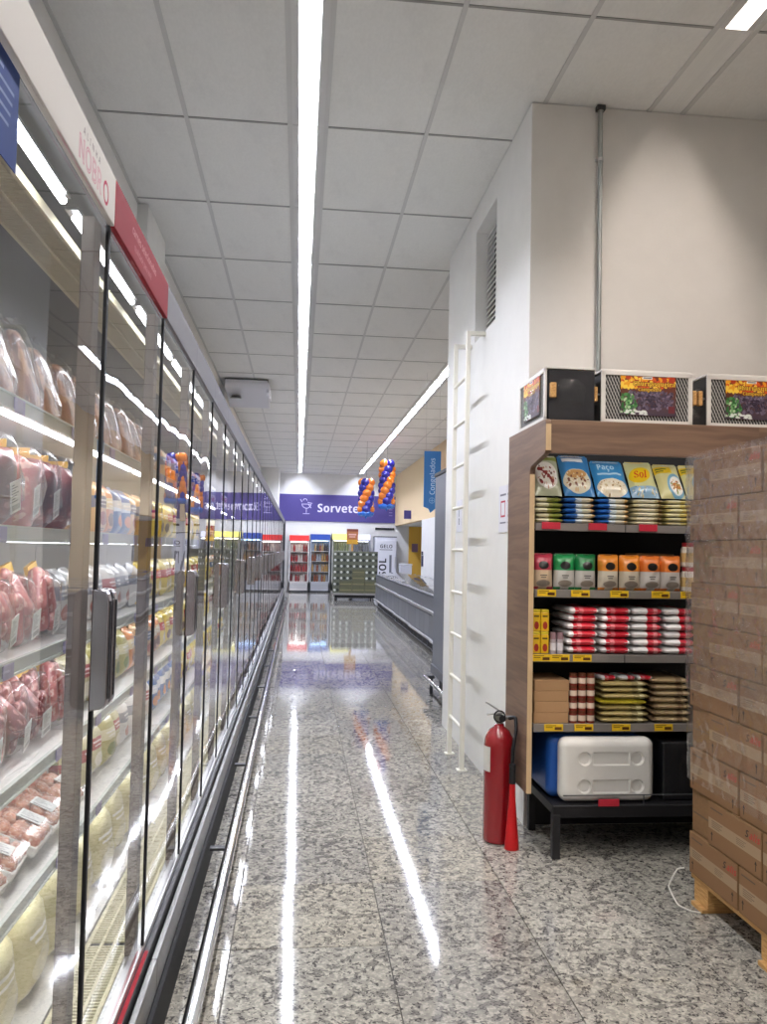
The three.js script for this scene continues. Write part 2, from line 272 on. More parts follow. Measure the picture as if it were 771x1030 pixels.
for (let m = -1; m < NM; m++) {
  const z = -(Z0 + m * ML), full = m < 5;
  const c = thing('refrigerated_case', m < 0 ? 'two-door glass refrigerated case just outside the left picture edge' : `${ORD[m]} two-door glass-fronted refrigerated case from the camera along left wall`, 'refrigerator', [XD, 0, z], 0, 'refrigerated cases along the left wall');
  mesh('kick_plate', bx(0.86, 0.15, ML, -0.372, 0.075, -ML / 2), M.kick, c);
  mesh('bumper_strip', rb(0.02, 0.1, ML - 0.004, 0.004, 0.036, 0.208, -ML / 2), M.brushed, c);
  mesh('base_tub', bx(0.86, 0.13, ML, -0.41, 0.217, -ML / 2), M.darkGrey, c);
  mesh('sill', merge([rb(0.045, 0.022, ML, 0.004, -0.018, 0.296, -ML / 2)]), M.alu, c);
  mesh('deck', bx(0.67, 0.02, ML - 0.004, -0.515, 0.295, -ML / 2), M.caseWhite, c);
  mesh('return_grille', gBottomGrille, M.cream, c);
  mesh('grille_well', bx(0.125, 0.004, ML, -0.105, 0.287, -ML / 2), M.darkGrey, c);
  for (let d = 0; d < 2; d++) mesh('back_panel', bx(0.02, 2.04, DW - 0.006, -0.845, 1.32, -DW * (d + 0.5)), M.caseBack, c);
  mesh('roof', bx(0.86, 0.05, ML, -0.43, 2.372, -ML / 2), M.darkGrey, c);
  if (full) mesh('air_grille', gTopGrille, M.cream, c);
  SHELVES.forEach((y, k) => {
    const s = mesh('shelf', gShelf, M.caseWhite, c, [0, y, 0]);
    mesh('price_rail', gRail, M.rail, s);
    if (full) for (let t = 0; t < 3; t++) mesh('price_ticket', gTicket, M.ticket, s, [-0.207, -0.014, -(0.2 + t * 0.52 + 0.13 * hsh(m + 3, k, t, 4))]);
  });
  for (let d = 0; d < 2; d++) {
    const i = m * 2 + d;
    const hm = m === 0 ? (d ? M.headerText : M.headerLogo) : m < 0 ? M.headerWhite : M.headerGrey;
    mesh('header_panel', rb(0.014, 0.112, DW - 0.004, 0.002, 0, 0, 0), hm, c, [0.005, 2.327, -DW * (d + 0.5)]);
    const tz = -DW * (d + 0.5);
    for (const [tx, ty] of full ? [[-0.09, 2.305], [-0.235, 1.845], ...SHELVES.slice(1).map((q) => [-0.238, q - 0.023])] : [[-0.09, 2.305]]) {  // tubes behind the lower price rails are added, unseen, to brighten the goods
      const tb = mesh('lamp_tube', gTube, M.caseGlow, c, [tx, ty, tz]); mesh('reflector', gReflector, M.alu, tb, [-0.004, ty > 1.8 ? 0.016 : 0.0105, 0]);
      if (i < 12 && (ty > 2 || i < 8)) { const li = new THREE.RectAreaLight(0xf6f8ff, ty > 2 ? CASE_LIGHT : ty > 1.8 ? CASE_LIGHT * 0.9 : CASE_LIGHT * 0.65, ty > 2 ? 0.014 : 0.009, DW - 0.1); li.name = 'case_tube_and_fill_light'; li.position.set(tx - 0.008, ty - 0.0105, tz); li.rotation.set(-Math.PI / 2, ty > 2 ? 0.5 : 0.15, 0); li.castShadow = true; c.add(li); }
    }
    const dr = new THREE.Group(); dr.name = 'door'; dr.position.set(0, 0, d ? -ML : 0); c.add(dr);   // hinge at the outer edge
    const s = d ? 1 : -1;                                                                                   // direction from hinge to meeting edge
    dr.rotation.y = (hsh(m + 9, d, 5, 77) - 0.5) * 0.0055;
    mesh('glass_pane', panes[(i + 8) % 6], M.glass, dr, [0, 1.283, s * DW / 2]);
    mesh('gasket', gasketG, M.gasket, dr, [0, 1.283, d ? 0.009 : -DW + 0.009]);
    mesh('stile', stileG, M.taupe, dr, [-0.026, 1.283, d ? 0.052 : -DW + 0.052]);
    const h = mesh('handle', handleG, M.handle, dr, [0.004, 1.31, s * (DW - 0.012) - (d ? 0.026 : 0)]);
    mesh('grip_slot', gripG, M.gasket, h, [0.0335, 0, 0.013]);
  }
  if (m === 0) mesh('red_sill_strip', rb(0.012, 0.045, DW, 0.002, 0.012, 0.262, -DW * 1.5), M.headerRed, c);
}
{ // end panels
  const zE = -(Z0 + NM * ML);
  one('case_end_panel', 'dark end panel closing the far end of the refrigerated cases', 'panel', rb(0.9, 2.39, 0.05, 0.006, 0, 1.195, 0), M.darkGrey, [XD - 0.42, 0, zE - 0.03]);
  one('case_end_panel', 'dark end panel closing the near end of the cases, out of view', 'panel', rb(0.9, 2.39, 0.05, 0.006, 0, 1.195, 0), M.darkGrey, [XD - 0.42, 0, -(Z0 - ML) + 0.03]);
  const b = thing('bumper_rail', 'chrome bumper tube running along the floor before the glass cases', 'rail', [-0.29, 0, 0]);
  mesh('tube', cyl(0.026, 26.2, 20).rotateX(Math.PI / 2), M.chrome, b, [0, 0.1, -12.5]);
  for (let z = -1.0; z > -25; z -= 1.52) { const p = mesh('bracket', merge([bx(0.09, 0.012, 0.04, -0.05, 0.1, 0), cyl(0.014, 0.1, 10).translate(0, 0.05, 0)]), M.darkGrey, b, [0, 0, z]); mesh('foot', cyl(0.028, 0.006, 14).translate(0, 0.003, 0), M.chrome, p); }
  const st = thing('reflected_sign', 'blue sticker with white lines of text standing in for a sign reflected in nearest door', 'reflection_sheet', [XD + 0.004, 2.185, -1.17]);
  mesh('sheet', bx(0.002, 0.155, 0.22), S(0xffffff, 0.8, { map: canvasTex(256, 256, (g, w, h) => { g.fillStyle = '#2f4a92'; g.fillRect(0, 0, w, h); g.fillStyle = 'rgba(210,220,250,.55)'; for (let i = 0; i < 5; i++) g.fillRect(30, 40 + i * 30, 150 + (i * 53) % 60, 9); }) }), st);  // painted stand-in for a hanging sign reflected in the door glass
}

// ───────────────────────── chilled goods ─────────────────────────
const meatTex = (a, b, c, s) => dataTex(256, (u, v) => { const w = fb2(u * 6, v * 6, s, 6, 4), f = fb2(u * 14, v * 14, s + 9, 14, 3); let col = mix3(a, b, ss(0.3, 0.7, w)); return mix3(col, c, ss(0.56, 0.68, f) * 0.75); });
M.meatRed = P(0xffffff, 0.35, { map: meatTex([178, 72, 74], [122, 42, 46], [232, 196, 186], 401), clearcoat: 0.6, clearcoatRoughness: 0.15 });
M.meatPink = P(0xffffff, 0.35, { map: meatTex([226, 150, 140], [196, 104, 100], [244, 216, 202], 421), clearcoat: 0.6, clearcoatRoughness: 0.15 });
M.meatDark = P(0xffffff, 0.35, { map: meatTex([150, 66, 62], [96, 36, 38], [206, 150, 140], 431), clearcoat: 0.6, clearcoatRoughness: 0.15 });
M.rib = P(0xffffff, 0.45, { map: meatTex([168, 106, 76], [104, 60, 44], [214, 170, 130], 441), clearcoat: 0.4, clearcoatRoughness: 0.2 });
M.chunk = P(0xffffff, 0.4, { map: meatTex([232, 178, 150], [206, 130, 108], [246, 226, 208], 451) });
M.foam = S(0xf1efe8, 0.7);
M.clip = S(0xe9b83a, 0.45);
function lump(w, h, d, det, amp, fr, sd) {
  const g = new THREE.SphereGeometry(0.5, det * 2, det), p = g.attributes.position;
  for (let i = 0; i < p.count; i++) {
    let x = p.getX(i) * 2, y = p.getY(i) * 2, z = p.getZ(i) * 2; const q = 0.72;
    x = Math.sign(x) * Math.abs(x) ** q; y = Math.sign(y) * Math.abs(y) ** q; z = Math.sign(z) * Math.abs(z) ** q;
    const n = 1 + amp * (vn3(p.getX(i) * fr + sd, p.getY(i) * fr + 9, p.getZ(i) * fr, 7) - 0.5) * 2;
    p.setXYZ(i, x * w / 2 * n, y * h / 2 * n, z * d / 2 * n);
  }
  g.computeVertexNormals(); return g;
}
const base0 = (g) => { g.computeBoundingBox(); return g.translate(0, -g.boundingBox.min.y, 0); };
function pillow(w, h, t, nu = 10, nv = 14, sd = 1, wr = 0.12, ev = 4, eu = 3) { // flat bag in xy, thickness z, sealed ends top and bottom
  const mk = (sgn) => {
    const g = new THREE.PlaneGeometry(w, h, nu, nv), p = g.attributes.position;
    for (let i = 0; i < p.count; i++) {
      let u = p.getX(i) / (w / 2), v = p.getY(i) / (h / 2); if (ev > 5) { u = Math.sign(u) * (1 - Math.max(0, 1 - Math.abs(u)) ** 1.6); p.setX(i, u * w / 2); v = Math.sign(v) * (1 - Math.max(0, 1 - Math.abs(v)) ** 1.9); p.setY(i, v * h / 2); }
      const f = Math.pow(Math.max(0, (1 - Math.abs(u) ** eu)), 0.5) * Math.pow(Math.max(0, 1 - Math.abs(v * (ev > 5 ? 1.01 : 1.06)) ** ev), 0.6);
      const wob = 1 + wr * (vn2(u * 3.1 + sd * 5, v * 3.7 + sgn * 9, 500 + sd) - 0.5) * 2, pinch = 1 - 0.07 * (1 - Math.abs(v)) * (Math.abs(u) > 0.7 ? 1 : 0) - 0.05 * Math.abs(v) ** 3;
      p.setXYZ(i, p.getX(i) * pinch, p.getY(i), sgn * (t / 2 * f * wob + 0.0008));
    }
    if (sgn < 0) { const ix = g.index; for (let i = 0; i < ix.count; i += 3) { const a = ix.getX(i); ix.setX(i, ix.getX(i + 1)); ix.setX(i + 1, a); } }
    g.computeVertexNormals(); return g;
  };
  return merge([mk(1), mk(-1)]);
}
function sausageProto(mat, sd) {
  seed = 777 + sd * 31; const p = proto('sausage_pack', 'sausages'), a = [];
  for (let i = 0; i < 8; i++) { const g = new THREE.CapsuleGeometry(rr(0.02, 0.027), rr(0.07, 0.11), 4, 9); g.rotateX(rr(-0.5, 0.5)).rotateZ(rr(-0.3, 0.9)).translate(rr(-0.035, 0.035), 0.06 + (i % 2) * 0.06 + rr(-0.005, 0.02), -0.055 + (i >> 1) * 0.037); a.push(g); }
  mesh('sausages', base0(merge(a)), mat, p);
  mesh('film', base0(lump(0.15, 0.2, 0.165, 9, 0.12, 5, sd)), M.film, p);
  mesh('label', bx(0.002, 0.075, 0.06), M.label, p, [0.074, 0.06, rr(-0.03, 0.03)], [0.2, 0, -0.12]);
  mesh('clip', bx(0.012, 0.03, 0.09), M.clip, p, [-0.01, 0.205, 0], [0.2, 0, 0.2]);
  return p;
}
function meatProto(mat, sd) {
  const p = proto('meat_pack', 'meat');
  mesh('meat', base0(lump(0.15, 0.19, 0.13, 14, 0.2, 4.5, sd)), mat, p); mesh('film', base0(lump(0.165, 0.22, 0.15, 10, 0.16, 6, sd + 3)), M.film, p);
  mesh('label', bx(0.002, 0.08, 0.055), M.label, p, [0.078, 0.08, 0.01 * (sd % 3)], [0.3, 0, -0.1]);
  mesh('seal', bx(0.1, 0.02, 0.004), M.clip, p, [0, 0.212, 0]);
  return p;
}
function ribProto(sd) {
  const p = proto('rib_pack', 'meat'), g = lump(0.07, 0.25, 0.17, 14, 0.14, 6, sd); g.rotateZ(0.22);
  mesh('ribs', base0(g), M.rib, p); const f = lump(0.085, 0.28, 0.19, 10, 0.12, 7, sd); f.rotateZ(0.22); mesh('film', base0(f), M.film, p);
  mesh('label', bx(0.002, 0.06, 0.08), M.label, p, [0.022, 0.16, 0], [0, 0, 0.22]); return p;
}
function trayProto(sd) {
  seed = 99 + sd; const p = proto('meat_tray', 'meat'), inner = new THREE.Group();
  const add = (n, g, m) => { g.rotateZ(-0.42).translate(0, 0.075, 0); mesh(n, g, m, p); };
  add('tray', merge([rb(0.19, 0.012, 0.15, 0.006, 0, 0, 0), rb(0.19, 0.026, 0.01, 0.004, 0, 0.012, 0.072), rb(0.19, 0.026, 0.01, 0.004, 0, 0.012, -0.072), rb(0.01, 0.026, 0.15, 0.004, 0.092, 0.012, 0), rb(0.01, 0.026, 0.15, 0.004, -0.092, 0.012, 0)]), M.foam);
  const ch = []; for (let i = 0; i < 12; i++) ch.push(lump(0.05, 0.042, 0.048, 6, 0.2, 5, i + sd).rotateY(rnd() * 3).translate(-0.066 + (i % 4) * 0.044, 0.026 + rr(0, 0.006), -0.045 + Math.floor(i / 4) * 0.045));
  add('meat', merge(ch), M.chunk); add('film', rb(0.186, 0.005, 0.146, 0.002, 0, 0.05, 0), M.film);
  add('label', bx(0.07, 0.002, 0.06, 0.03, 0.055, sd % 2 ? 0.03 : -0.03), M.label);
  p.children[0].position.y; return p;
}
const bagTex = (bg, band, dots) => canvasTex(128, 160, (g, w, h) => { g.fillStyle = bg; g.fillRect(0, 0, w, h); g.fillStyle = band; g.fillRect(0, h * 0.28, w, h * 0.22); g.fillStyle = dots; g.beginPath(); g.ellipse(w * 0.5, h * 0.7, w * 0.3, h * 0.13, 0, 0, 7); g.fill(); g.fillStyle = 'rgba(255,255,255,.8)'; g.fillRect(w * 0.2, h * 0.34, w * 0.6, 6); g.fillRect(w * 0.28, h * 0.42, w * 0.44, 4); g.fillStyle = 'rgba(30,30,40,.7)'; for (let i = 0; i < 3; i++) g.fillRect(w * 0.3, h * 0.88 + i * 5, w * 0.4, 2); });
const bagMat = (bg, band, dots) => P(0xffffff, 0.32, { map: bagTex(bg, band, dots), clearcoat: 0.4, clearcoatRoughness: 0.2 });
function pouchProto(mat, sd, name = 'chilled_pouch', w = 0.15, h = 0.2, t = 0.085) { const p = proto(name, 'food bag'); mesh('bag', pillow(w, h, t, 8, 10, sd).rotateY(Math.PI / 2).rotateZ(0.1).translate(0, h / 2 * 0.995, 0), mat, p); mesh('top_seal', bx(0.003, 0.012, w * 0.9), mat, p, [-0.01, h - 0.004, 0]); return p; }
const KIND = {
  sausage: [sausageProto(M.meatPink, 1), sausageProto(M.meatPink, 2), sausageProto(M.meatRed, 3)],
  meat: [meatProto(M.meatRed, 1), meatProto(M.meatPink, 2), meatProto(M.meatDark, 3)],
  rib: [ribProto(1), ribProto(2)],
  tray: [trayProto(1), trayProto(2)],
  orange: [pouchProto(bagMat('#d98a4a', '#e9d9b0', '#7a3d20'), 1), pouchProto(bagMat('#dcae72', '#3c5a8c', '#b04a28'), 2)],
  yellow: [pouchProto(bagMat('#e7c93c', '#d8b020', '#6b3b2a'), 3), pouchProto(bagMat('#ead46a', '#c8372f', '#f3ecd0'), 4)],
  green: [pouchProto(bagMat('#b8b06a', '#e6e0b8', '#7c8a3c'), 5), pouchProto(bagMat('#c6bd94', '#a8454a', '#e8e2d0'), 6)],
  pale: [pouchProto(bagMat('#e2dcd2', '#b04a48', '#d8c8b8'), 7), pouchProto(bagMat('#d8d6d4', '#8a8f9c', '#b86a5c'), 8)],
  blue: [pouchProto(bagMat('#3d6aa8', '#dfe6f0', '#e0803a'), 9)],
  sack: [pouchProto(bagMat('#dcd3a2', '#cfc592', '#e8e2c2'), 10, 'cream_sack', 0.24, 0.27, 0.15), pouchProto(bagMat('#d2ca9c', '#c2ba84', '#dfd8b4'), 11, 'cream_sack', 0.24, 0.26, 0.15)],
};
const KW = { sausage: 0.18, meat: 0.172, rib: 0.2, tray: 0.165, sack: 0.245 };
const KN = { sausage: 'clear bag of pink sausages', meat: 'film-wrapped red meat cut', rib: 'film-wrapped brown rib pack', tray: 'foam tray of pale meat cubes', orange: 'orange and tan food bag', yellow: 'yellow food bag', green: 'olive green food bag', pale: 'pale food bag', blue: 'blue food bag', sack: 'cream sack' };
const plan = [ // kind by shelf and by distance along the aisle
  [[2.0, 'meat'], [4.3, 'rib'], [6, 'orange'], [99, 'pale']],
  [[2.55, 'meat'], [3.3, 'orange'], [3.7, 'blue'], [4.0, 'orange'], [7.5, 'yellow'], [99, 'pale']],
  [[2.6, 'sausage'], [3.9, 'pale'], [7, 'yellow'], [99, 'orange']],
  [[2.6, 'sausage'], [3.7, 'green'], [4.6, 'orange'], [7, 'yellow'], [99, 'pale']],
  [[2.75, 'tray'], [3.6, 'green'], [4.3, 'pale'], [5.2, 'blue'], [99, 'yellow']],
  [[99, 'sack']],
];
const shelfName = ['top shelf', 'second shelf', 'third shelf', 'fourth shelf', 'fifth shelf', 'bottom deck'];
seed = 4242;
plan.forEach((rows, k) => {
  let z = k === 5 ? 1.25 : 1.45, n = {}; const y = k === 5 ? 0.3055 : SHELVES[k] + 0.0005, zEnd = k === 5 ? 7 : 8.4;
  while (z < zEnd) {
    const kind = rows.find((r) => z < r[0])[1], w = (KW[kind] ?? 0.16);
    const i = (n[kind] = (n[kind] ?? 0) + 1) - 1;
    place(pick(KIND[kind]), `${KN[kind]}, ${ORD[i]} from the near end, ${shelfName[k]} of glass cases`, [(k === 5 ? -0.74 : kind === 'tray' ? -0.785 : -0.775) + rr(-0.012, 0.006), y, -(z + w / 2)], rr(-0.12, 0.12), `${KN[kind]} on the ${shelfName[k]} of the glass cases`);
    z += w + rr(0.004, 0.016);
  }
});

// ───────────────────────── white block: ladder, conduit, papers ─────────────────────────
M.ladder = S(0xe9e6da, 0.45);
{
  const l = thing('wall_ladder', 'cream painted steel ladder fixed to the white wall', 'ladder', [1.18, 0, -5.985]);
  const topY = 3.13;
  for (const s of [-1, 1]) {
    const y1 = s > 0 ? topY : topY + 0.02;
    mesh('side_rail', merge([rb(0.03, y1, 0.045, 0.004, 0, y1 / 2, s * 0.235), rb(0.14, 0.03, 0.04, 0.004, 0.056, y1 - 0.015, s * 0.235)]), M.ladder, l);
    mesh('foot_plate', bx(0.07, 0.008, 0.07, 0, 0.004, s * 0.235), M.ladder, l);
  }
  for (let i = 0; i < 9; i++) mesh('rung', cyl(0.0125, 0.44, 10).rotateX(Math.PI / 2), M.ladder, l, [0, 0.289 + i * 0.315, 0]);
  const c = thing('conduit', 'galvanised conduit pipe running down the warm white wall', 'pipe', [1.712, 2.15, -4.575]);
  mesh('pipe', cyl(0.0135, H - 2.15, 14), S(0xa3a7a6, 0.35, { metalness: 0.8 }), c, [0, (H - 2.15) / 2, 0]);
  for (const y of [1.72, 2.02]) mesh('clamp', merge([rb(0.05, 0.016, 0.008, 0.002, 0, y, -0.018), cyl(0.017, 0.018, 14).translate(0, y, 0)]), M.alu, c);
  mesh('ceiling_box', rb(0.05, 0.03, 0.04, 0.003, 0, H - 2.15 - 0.018, 0), M.darkGrey, c);
  const paper = (draw) => S(0xffffff, 0.7, { map: canvasTex(128, 192, (g, w, h) => { g.fillStyle = '#e4e4ec'; g.fillRect(0, 0, w, h); draw(g, w, h); }) });
  one('wall_notice', 'white notice with grey number and marks on the wall behind the ladder', 'notice', bx(0.004, 0.26, 0.19), paper((g) => { g.fillStyle = '#5c6070'; g.beginPath(); g.arc(64, 44, 9, 0, 7); g.fill(); g.fillRect(58, 60, 12, 40); g.fillStyle = '#4a4e60'; g.font = 'bold 56px sans-serif'; g.fillText('0', 48, 150); }), [1.303, 1.83, -6.6]);
  one('wall_notice', 'white safety notice with a red outline on the wall beside the wooden shelf', 'notice', bx(0.004, 0.3, 0.22), paper((g) => { g.strokeStyle = '#b8304a'; g.lineWidth = 7; g.strokeRect(34, 66, 60, 60); g.fillStyle = '#77788a'; g.fillRect(20, 34, 88, 8); g.fillRect(20, 150, 88, 6); }), [1.303, 1.82, -5.15]);
}

// ───────────────────────── wooden gondola shelf ─────────────────────────
const GZF = -4.16;                              // shelf fronts
const DECK = [1.70, 1.352, 1.018, 0.66];        // shelf tops
{
  const g = thing('wooden_shelf_unit', 'wood-panelled gondola shelf with projecting canopy against the warm white wall', 'shelf', [1.19, 0, -4.58]);
  const side = (x) => {
    const s = new THREE.Shape(); s.moveTo(0, 0.31); s.lineTo(0, 2.2); s.lineTo(0.68, 2.2); s.quadraticCurveTo(0.70, 2.2, 0.70, 2.18); s.lineTo(0.70, 2.06); s.quadraticCurveTo(0.70, 2.035, 0.67, 2.03); s.lineTo(0.47, 1.995); s.quadraticCurveTo(0.43, 1.985, 0.43, 1.95); s.lineTo(0.43, 0.31); s.closePath();
    const e = new THREE.ExtrudeGeometry(s, { depth: 0.024, bevelEnabled: true, bevelSize: 0.002, bevelThickness: 0.002, bevelSegments: 1 });
    e.applyMatrix4(new THREE.Matrix4().makeBasis(new THREE.Vector3(0, 0, 1), new THREE.Vector3(0, 1, 0), new THREE.Vector3(-1, 0, 0))); e.translate(x, 0, 0); return wuv(e, 1.1);
  };
  const p1 = mesh('side_panel', side(0.024), M.wood, g); mesh('edge_band', merge([rb(0.026, 1.64, 0.006, 0.001, 0.012, 1.13, 0.434), rb(0.026, 0.13, 0.006, 0.001, 0.012, 2.11, 0.704)]), M.woodEdge, p1);
  mesh('side_panel', side(1.7), M.wood, g);
  mesh('canopy_front', wuv(rb(1.65, 0.165, 0.024, 0.003, 0.85, 2.115, 0.69), 1.1), M.wood, g);
  mesh('canopy_top', wuv(rb(1.65, 0.022, 0.68, 0.003, 0.85, 2.19, 0.345), 1.1), M.wood, g);
  const lamp = mesh('lamp_tube', cyl(0.01, 1.5, 10).rotateZ(Math.PI / 2), M.caseGlow, g, [0.85, 2.13, 0.64]);
  for (const e of [-1, 1]) mesh('tube_cap', cyl(0.011, 0.02, 10).rotateZ(Math.PI / 2), M.alu, lamp, [e * 0.755, 0, 0]);
  const li = new THREE.RectAreaLight(0xfff4e2, 8, 1.5, 0.02); li.name = 'canopy_light'; li.position.set(0.85, 2.115, 0.63); li.rotation.set(-Math.PI / 2 + 0.5, 0, 0); li.castShadow = true; g.add(li);
  mesh('back_panel', bx(1.65, 1.88, 0.012, 0.85, 1.23, 0.012), M.black, g);
  DECK.forEach((y) => { const s = mesh('shelf', rb(1.63, 0.02, 0.4, 0.003, 0.85, y - 0.01, 0.215), M.shelfGrey, g); mesh('price_rail', rb(1.63, 0.04, 0.008, 0.002, 0.85, y - 0.02, 0.42), M.shelfGrey, s); mesh('joint', bx(0.004, 0.041, 0.003, 0.52, y - 0.02, 0.4245), M.black, s); });
  mesh('base_frame', merge([rb(1.6, 0.045, 0.5, 0.004, 0.92, 0.245, 0.245), rb(1.6, 0.06, 0.025, 0.004, 0.92, 0.235, 0.485), bx(1.56, 0.2, 0.012, 0.92, 0.12, 0.03)]), M.black, g);
  for (const x of [0.14, 1.7]) for (const z of [0.48, 0.05]) mesh('leg', rb(0.04, 0.222, 0.04, 0.004, x, 0.111, z), M.black, g);
  mesh('front_wire', merge([cyl(0.003, 1.45, 8).rotateZ(Math.PI / 2).translate(0.9, 0.315, 0.49), cyl(0.003, 0.05, 8).translate(0.6, 0.292, 0.49), cyl(0.003, 0.05, 8).translate(1.1, 0.292, 0.49)]), M.darkGrey, g);
  // price tags
  const tag = (x, y, m, col, w = 0.1) => one('price_tag', `${col} price tag`, 'price tag', rb(w, 0.036, 0.003, 0.001), m, [x, y, GZF + 0.0145]);
  const rows = [[1.686, M.tagRed, 'red', [1.305, 1.555, 1.83], 'top'], [1.336, M.tagYellow, 'yellow', [1.285, 1.465, 1.675, 1.90, 2.06], 'second'], [1.002, M.tagYellow, 'yellow', [1.262, 1.36, 1.478], 'third'], [0.645, M.tagYellow, 'yellow', [1.33, 1.49, 1.69, 1.92], 'fourth']];
  for (const [y, m, col, xs, nm] of rows) xs.forEach((x, i) => { const t = tag(x, y, m, col); t.userData.label = `${col} price tag, ${ORD[i]} from the left on the ${nm} wooden gondola shelf`; t.userData.group = 'price tags on the wooden gondola'; });
  one('price_tag', 'red price tag below the white cooler base', 'price tag', rb(0.11, 0.036, 0.003, 0.001), M.tagRed, [1.6, 0.281, -4.078]);
}
// goods on the gondola
const lieTex = (cells) => canvasTex(128, 128, (g, w, h) => { for (const [x, y, a, b, c] of cells) { g.fillStyle = c; g.fillRect(x * w, y * h, a * w, b * h); } });
const lieMat = (cells) => P(0xffffff, 0.3, { map: lieTex(cells), clearcoat: 0.5, clearcoatRoughness: 0.18 });
const LM = {
  olive: lieMat([[0, 0, 1, 1, '#a8a660'], [0.08, 0, 0.4, 1, '#e2dcc0'], [0.58, 0, 0.25, 1, '#8f9848']]),
  blue: lieMat([[0, 0, 1, 1, '#e9e4d2'], [0, 0, 0.42, 1, '#2f6fc0'], [0.42, 0, 0.14, 1, '#e8f0f6'], [0.8, 0, 0.12, 1, '#d8a850']]),
  cream: lieMat([[0, 0, 1, 1, '#dcd3ac'], [0.25, 0, 0.4, 1, '#f0ead4'], [0.75, 0, 0.15, 1, '#8a6a34']]),
  yellow: lieMat([[0, 0, 1, 1, '#e2d489'], [0.15, 0, 0.35, 1, '#f2ecc8'], [0.65, 0, 0.2, 1, '#c8a63c']]),
  sugarA: lieMat([[0, 0, 1, 1, '#f6f2f2'], [0.27, 0, 0.56, 1, '#d8263a'], [0.38, 0, 0.1, 1, '#ee8a92']]),
  sugarB: lieMat([[0, 0, 1, 1, '#f6f4f4'], [0.5, 0, 0.45, 1, '#d42c3e'], [0.64, 0, 0.12, 1, '#f0a0a6']]),
  brown: lieMat([[0, 0, 1, 1, '#97875a'], [0.1, 0, 0.5, 1, '#b9a56c'], [0.7, 0, 0.1, 1, '#d8cfa0'], [0.3, 0.3, 0.1, 0.5, '#5a4526']]),
  brown2: lieMat([[0, 0, 1, 1, '#846c50'], [0.2, 0, 0.4, 1, '#b09a74'], [0.72, 0, 0.16, 1, '#c9b58c']]),
  lime: lieMat([[0, 0, 1, 1, '#b9a82c'], [0.2, 0, 0.5, 1, '#d9c83a']]),
};
const uprTex = (f) => P(0xffffff, 0.3, { map: canvasTex(192, 192, f), clearcoat: 0.5, clearcoatRoughness: 0.18 });
const busy = (g, x, y, rx, ry, n, cols, sd) => { for (let i = 0; i < n; i++) { const a = hsh(i, sd, 1, 3) * 6.28, r = Math.sqrt(hsh(i, sd, 2, 3)); g.fillStyle = cols[i % cols.length]; g.beginPath(); g.ellipse(x + Math.cos(a) * r * rx, y + Math.sin(a) * r * ry, 3 + hsh(i, sd, 3, 3) * 7, 2 + hsh(i, sd, 4, 3) * 5, a, 0, 7); g.fill(); } };
const snackA = uprTex((g, w, h) => { g.fillStyle = '#b9bda0'; g.fillRect(0, 0, w, h); g.fillStyle = '#f0ece4'; g.beginPath(); g.ellipse(96, 100, 80, 66, 0, 0, 7); g.fill(); g.fillStyle = '#8c2c2c'; for (let i = 0; i < 9; i++) { g.beginPath(); g.ellipse(50 + (i * 41) % 95, 70 + (i * 29) % 70, 14, 9, i, 0, 7); g.fill(); } busy(g, 96, 100, 72, 58, 40, ['#7c2424', '#a85a4a', '#f4efe6', '#5a3020', '#c89a7a'], 1); g.fillStyle = '#8d9a40'; g.fillRect(0, 0, w, 26); });
const snackB = uprTex((g, w, h) => { g.fillStyle = '#3d86c4'; g.fillRect(0, 0, w, h); g.fillStyle = '#e4dcc4'; g.beginPath(); g.ellipse(90, 128, 84, 56, 0, 0, 7); g.fill(); g.fillStyle = '#c89a60'; g.beginPath(); g.ellipse(90, 96, 60, 20, 0, 0, 7); g.fill(); g.fillStyle = '#7a4a34'; for (let i = 0; i < 8; i++) { g.beginPath(); g.ellipse(40 + (i * 37) % 110, 120 + (i * 23) % 44, 9, 6, i, 0, 7); g.fill(); } busy(g, 90, 124, 76, 46, 60, ['#c89a60', '#efe6d0', '#7a4a34', '#d8b888', '#f6f0e0'], 2); g.fillStyle = '#f4f6fa'; g.fillRect(20, 14, 130, 22); });
const snackC = uprTex((g, w, h) => { g.fillStyle = '#3c92cf'; g.fillRect(0, 0, w, h); g.fillStyle = '#bfe0f4'; g.font = 'bold 44px sans-serif'; g.fillText('Paço', 30, 56); g.fillRect(24, 74, 140, 10); g.fillStyle = '#efe6cf'; g.beginPath(); g.ellipse(96, 150, 88, 46, 0, 0, 7); g.fill(); busy(g, 96, 150, 80, 38, 60, ['#e2d3b0', '#faf4e4', '#c9b48a', '#f0e2c0', '#a88a5c'], 3); });
const snackD = uprTex((g, w, h) => { g.fillStyle = '#d8d9a2'; g.fillRect(0, 0, w, h); g.fillStyle = '#e8c61e'; g.beginPath(); g.ellipse(80, 80, 74, 40, -0.2, 0, 7); g.fill(); g.fillStyle = '#d23a26'; g.font = 'italic bold 54px serif'; g.fillText('Sol', 40, 96); g.fillStyle = '#8fb4d0'; g.fillRect(0, 140, w, 52); busy(g, 96, 162, 90, 26, 40, ['#d8c070', '#b8d0e4', '#e9e2b8', '#5a88b0'], 4); });
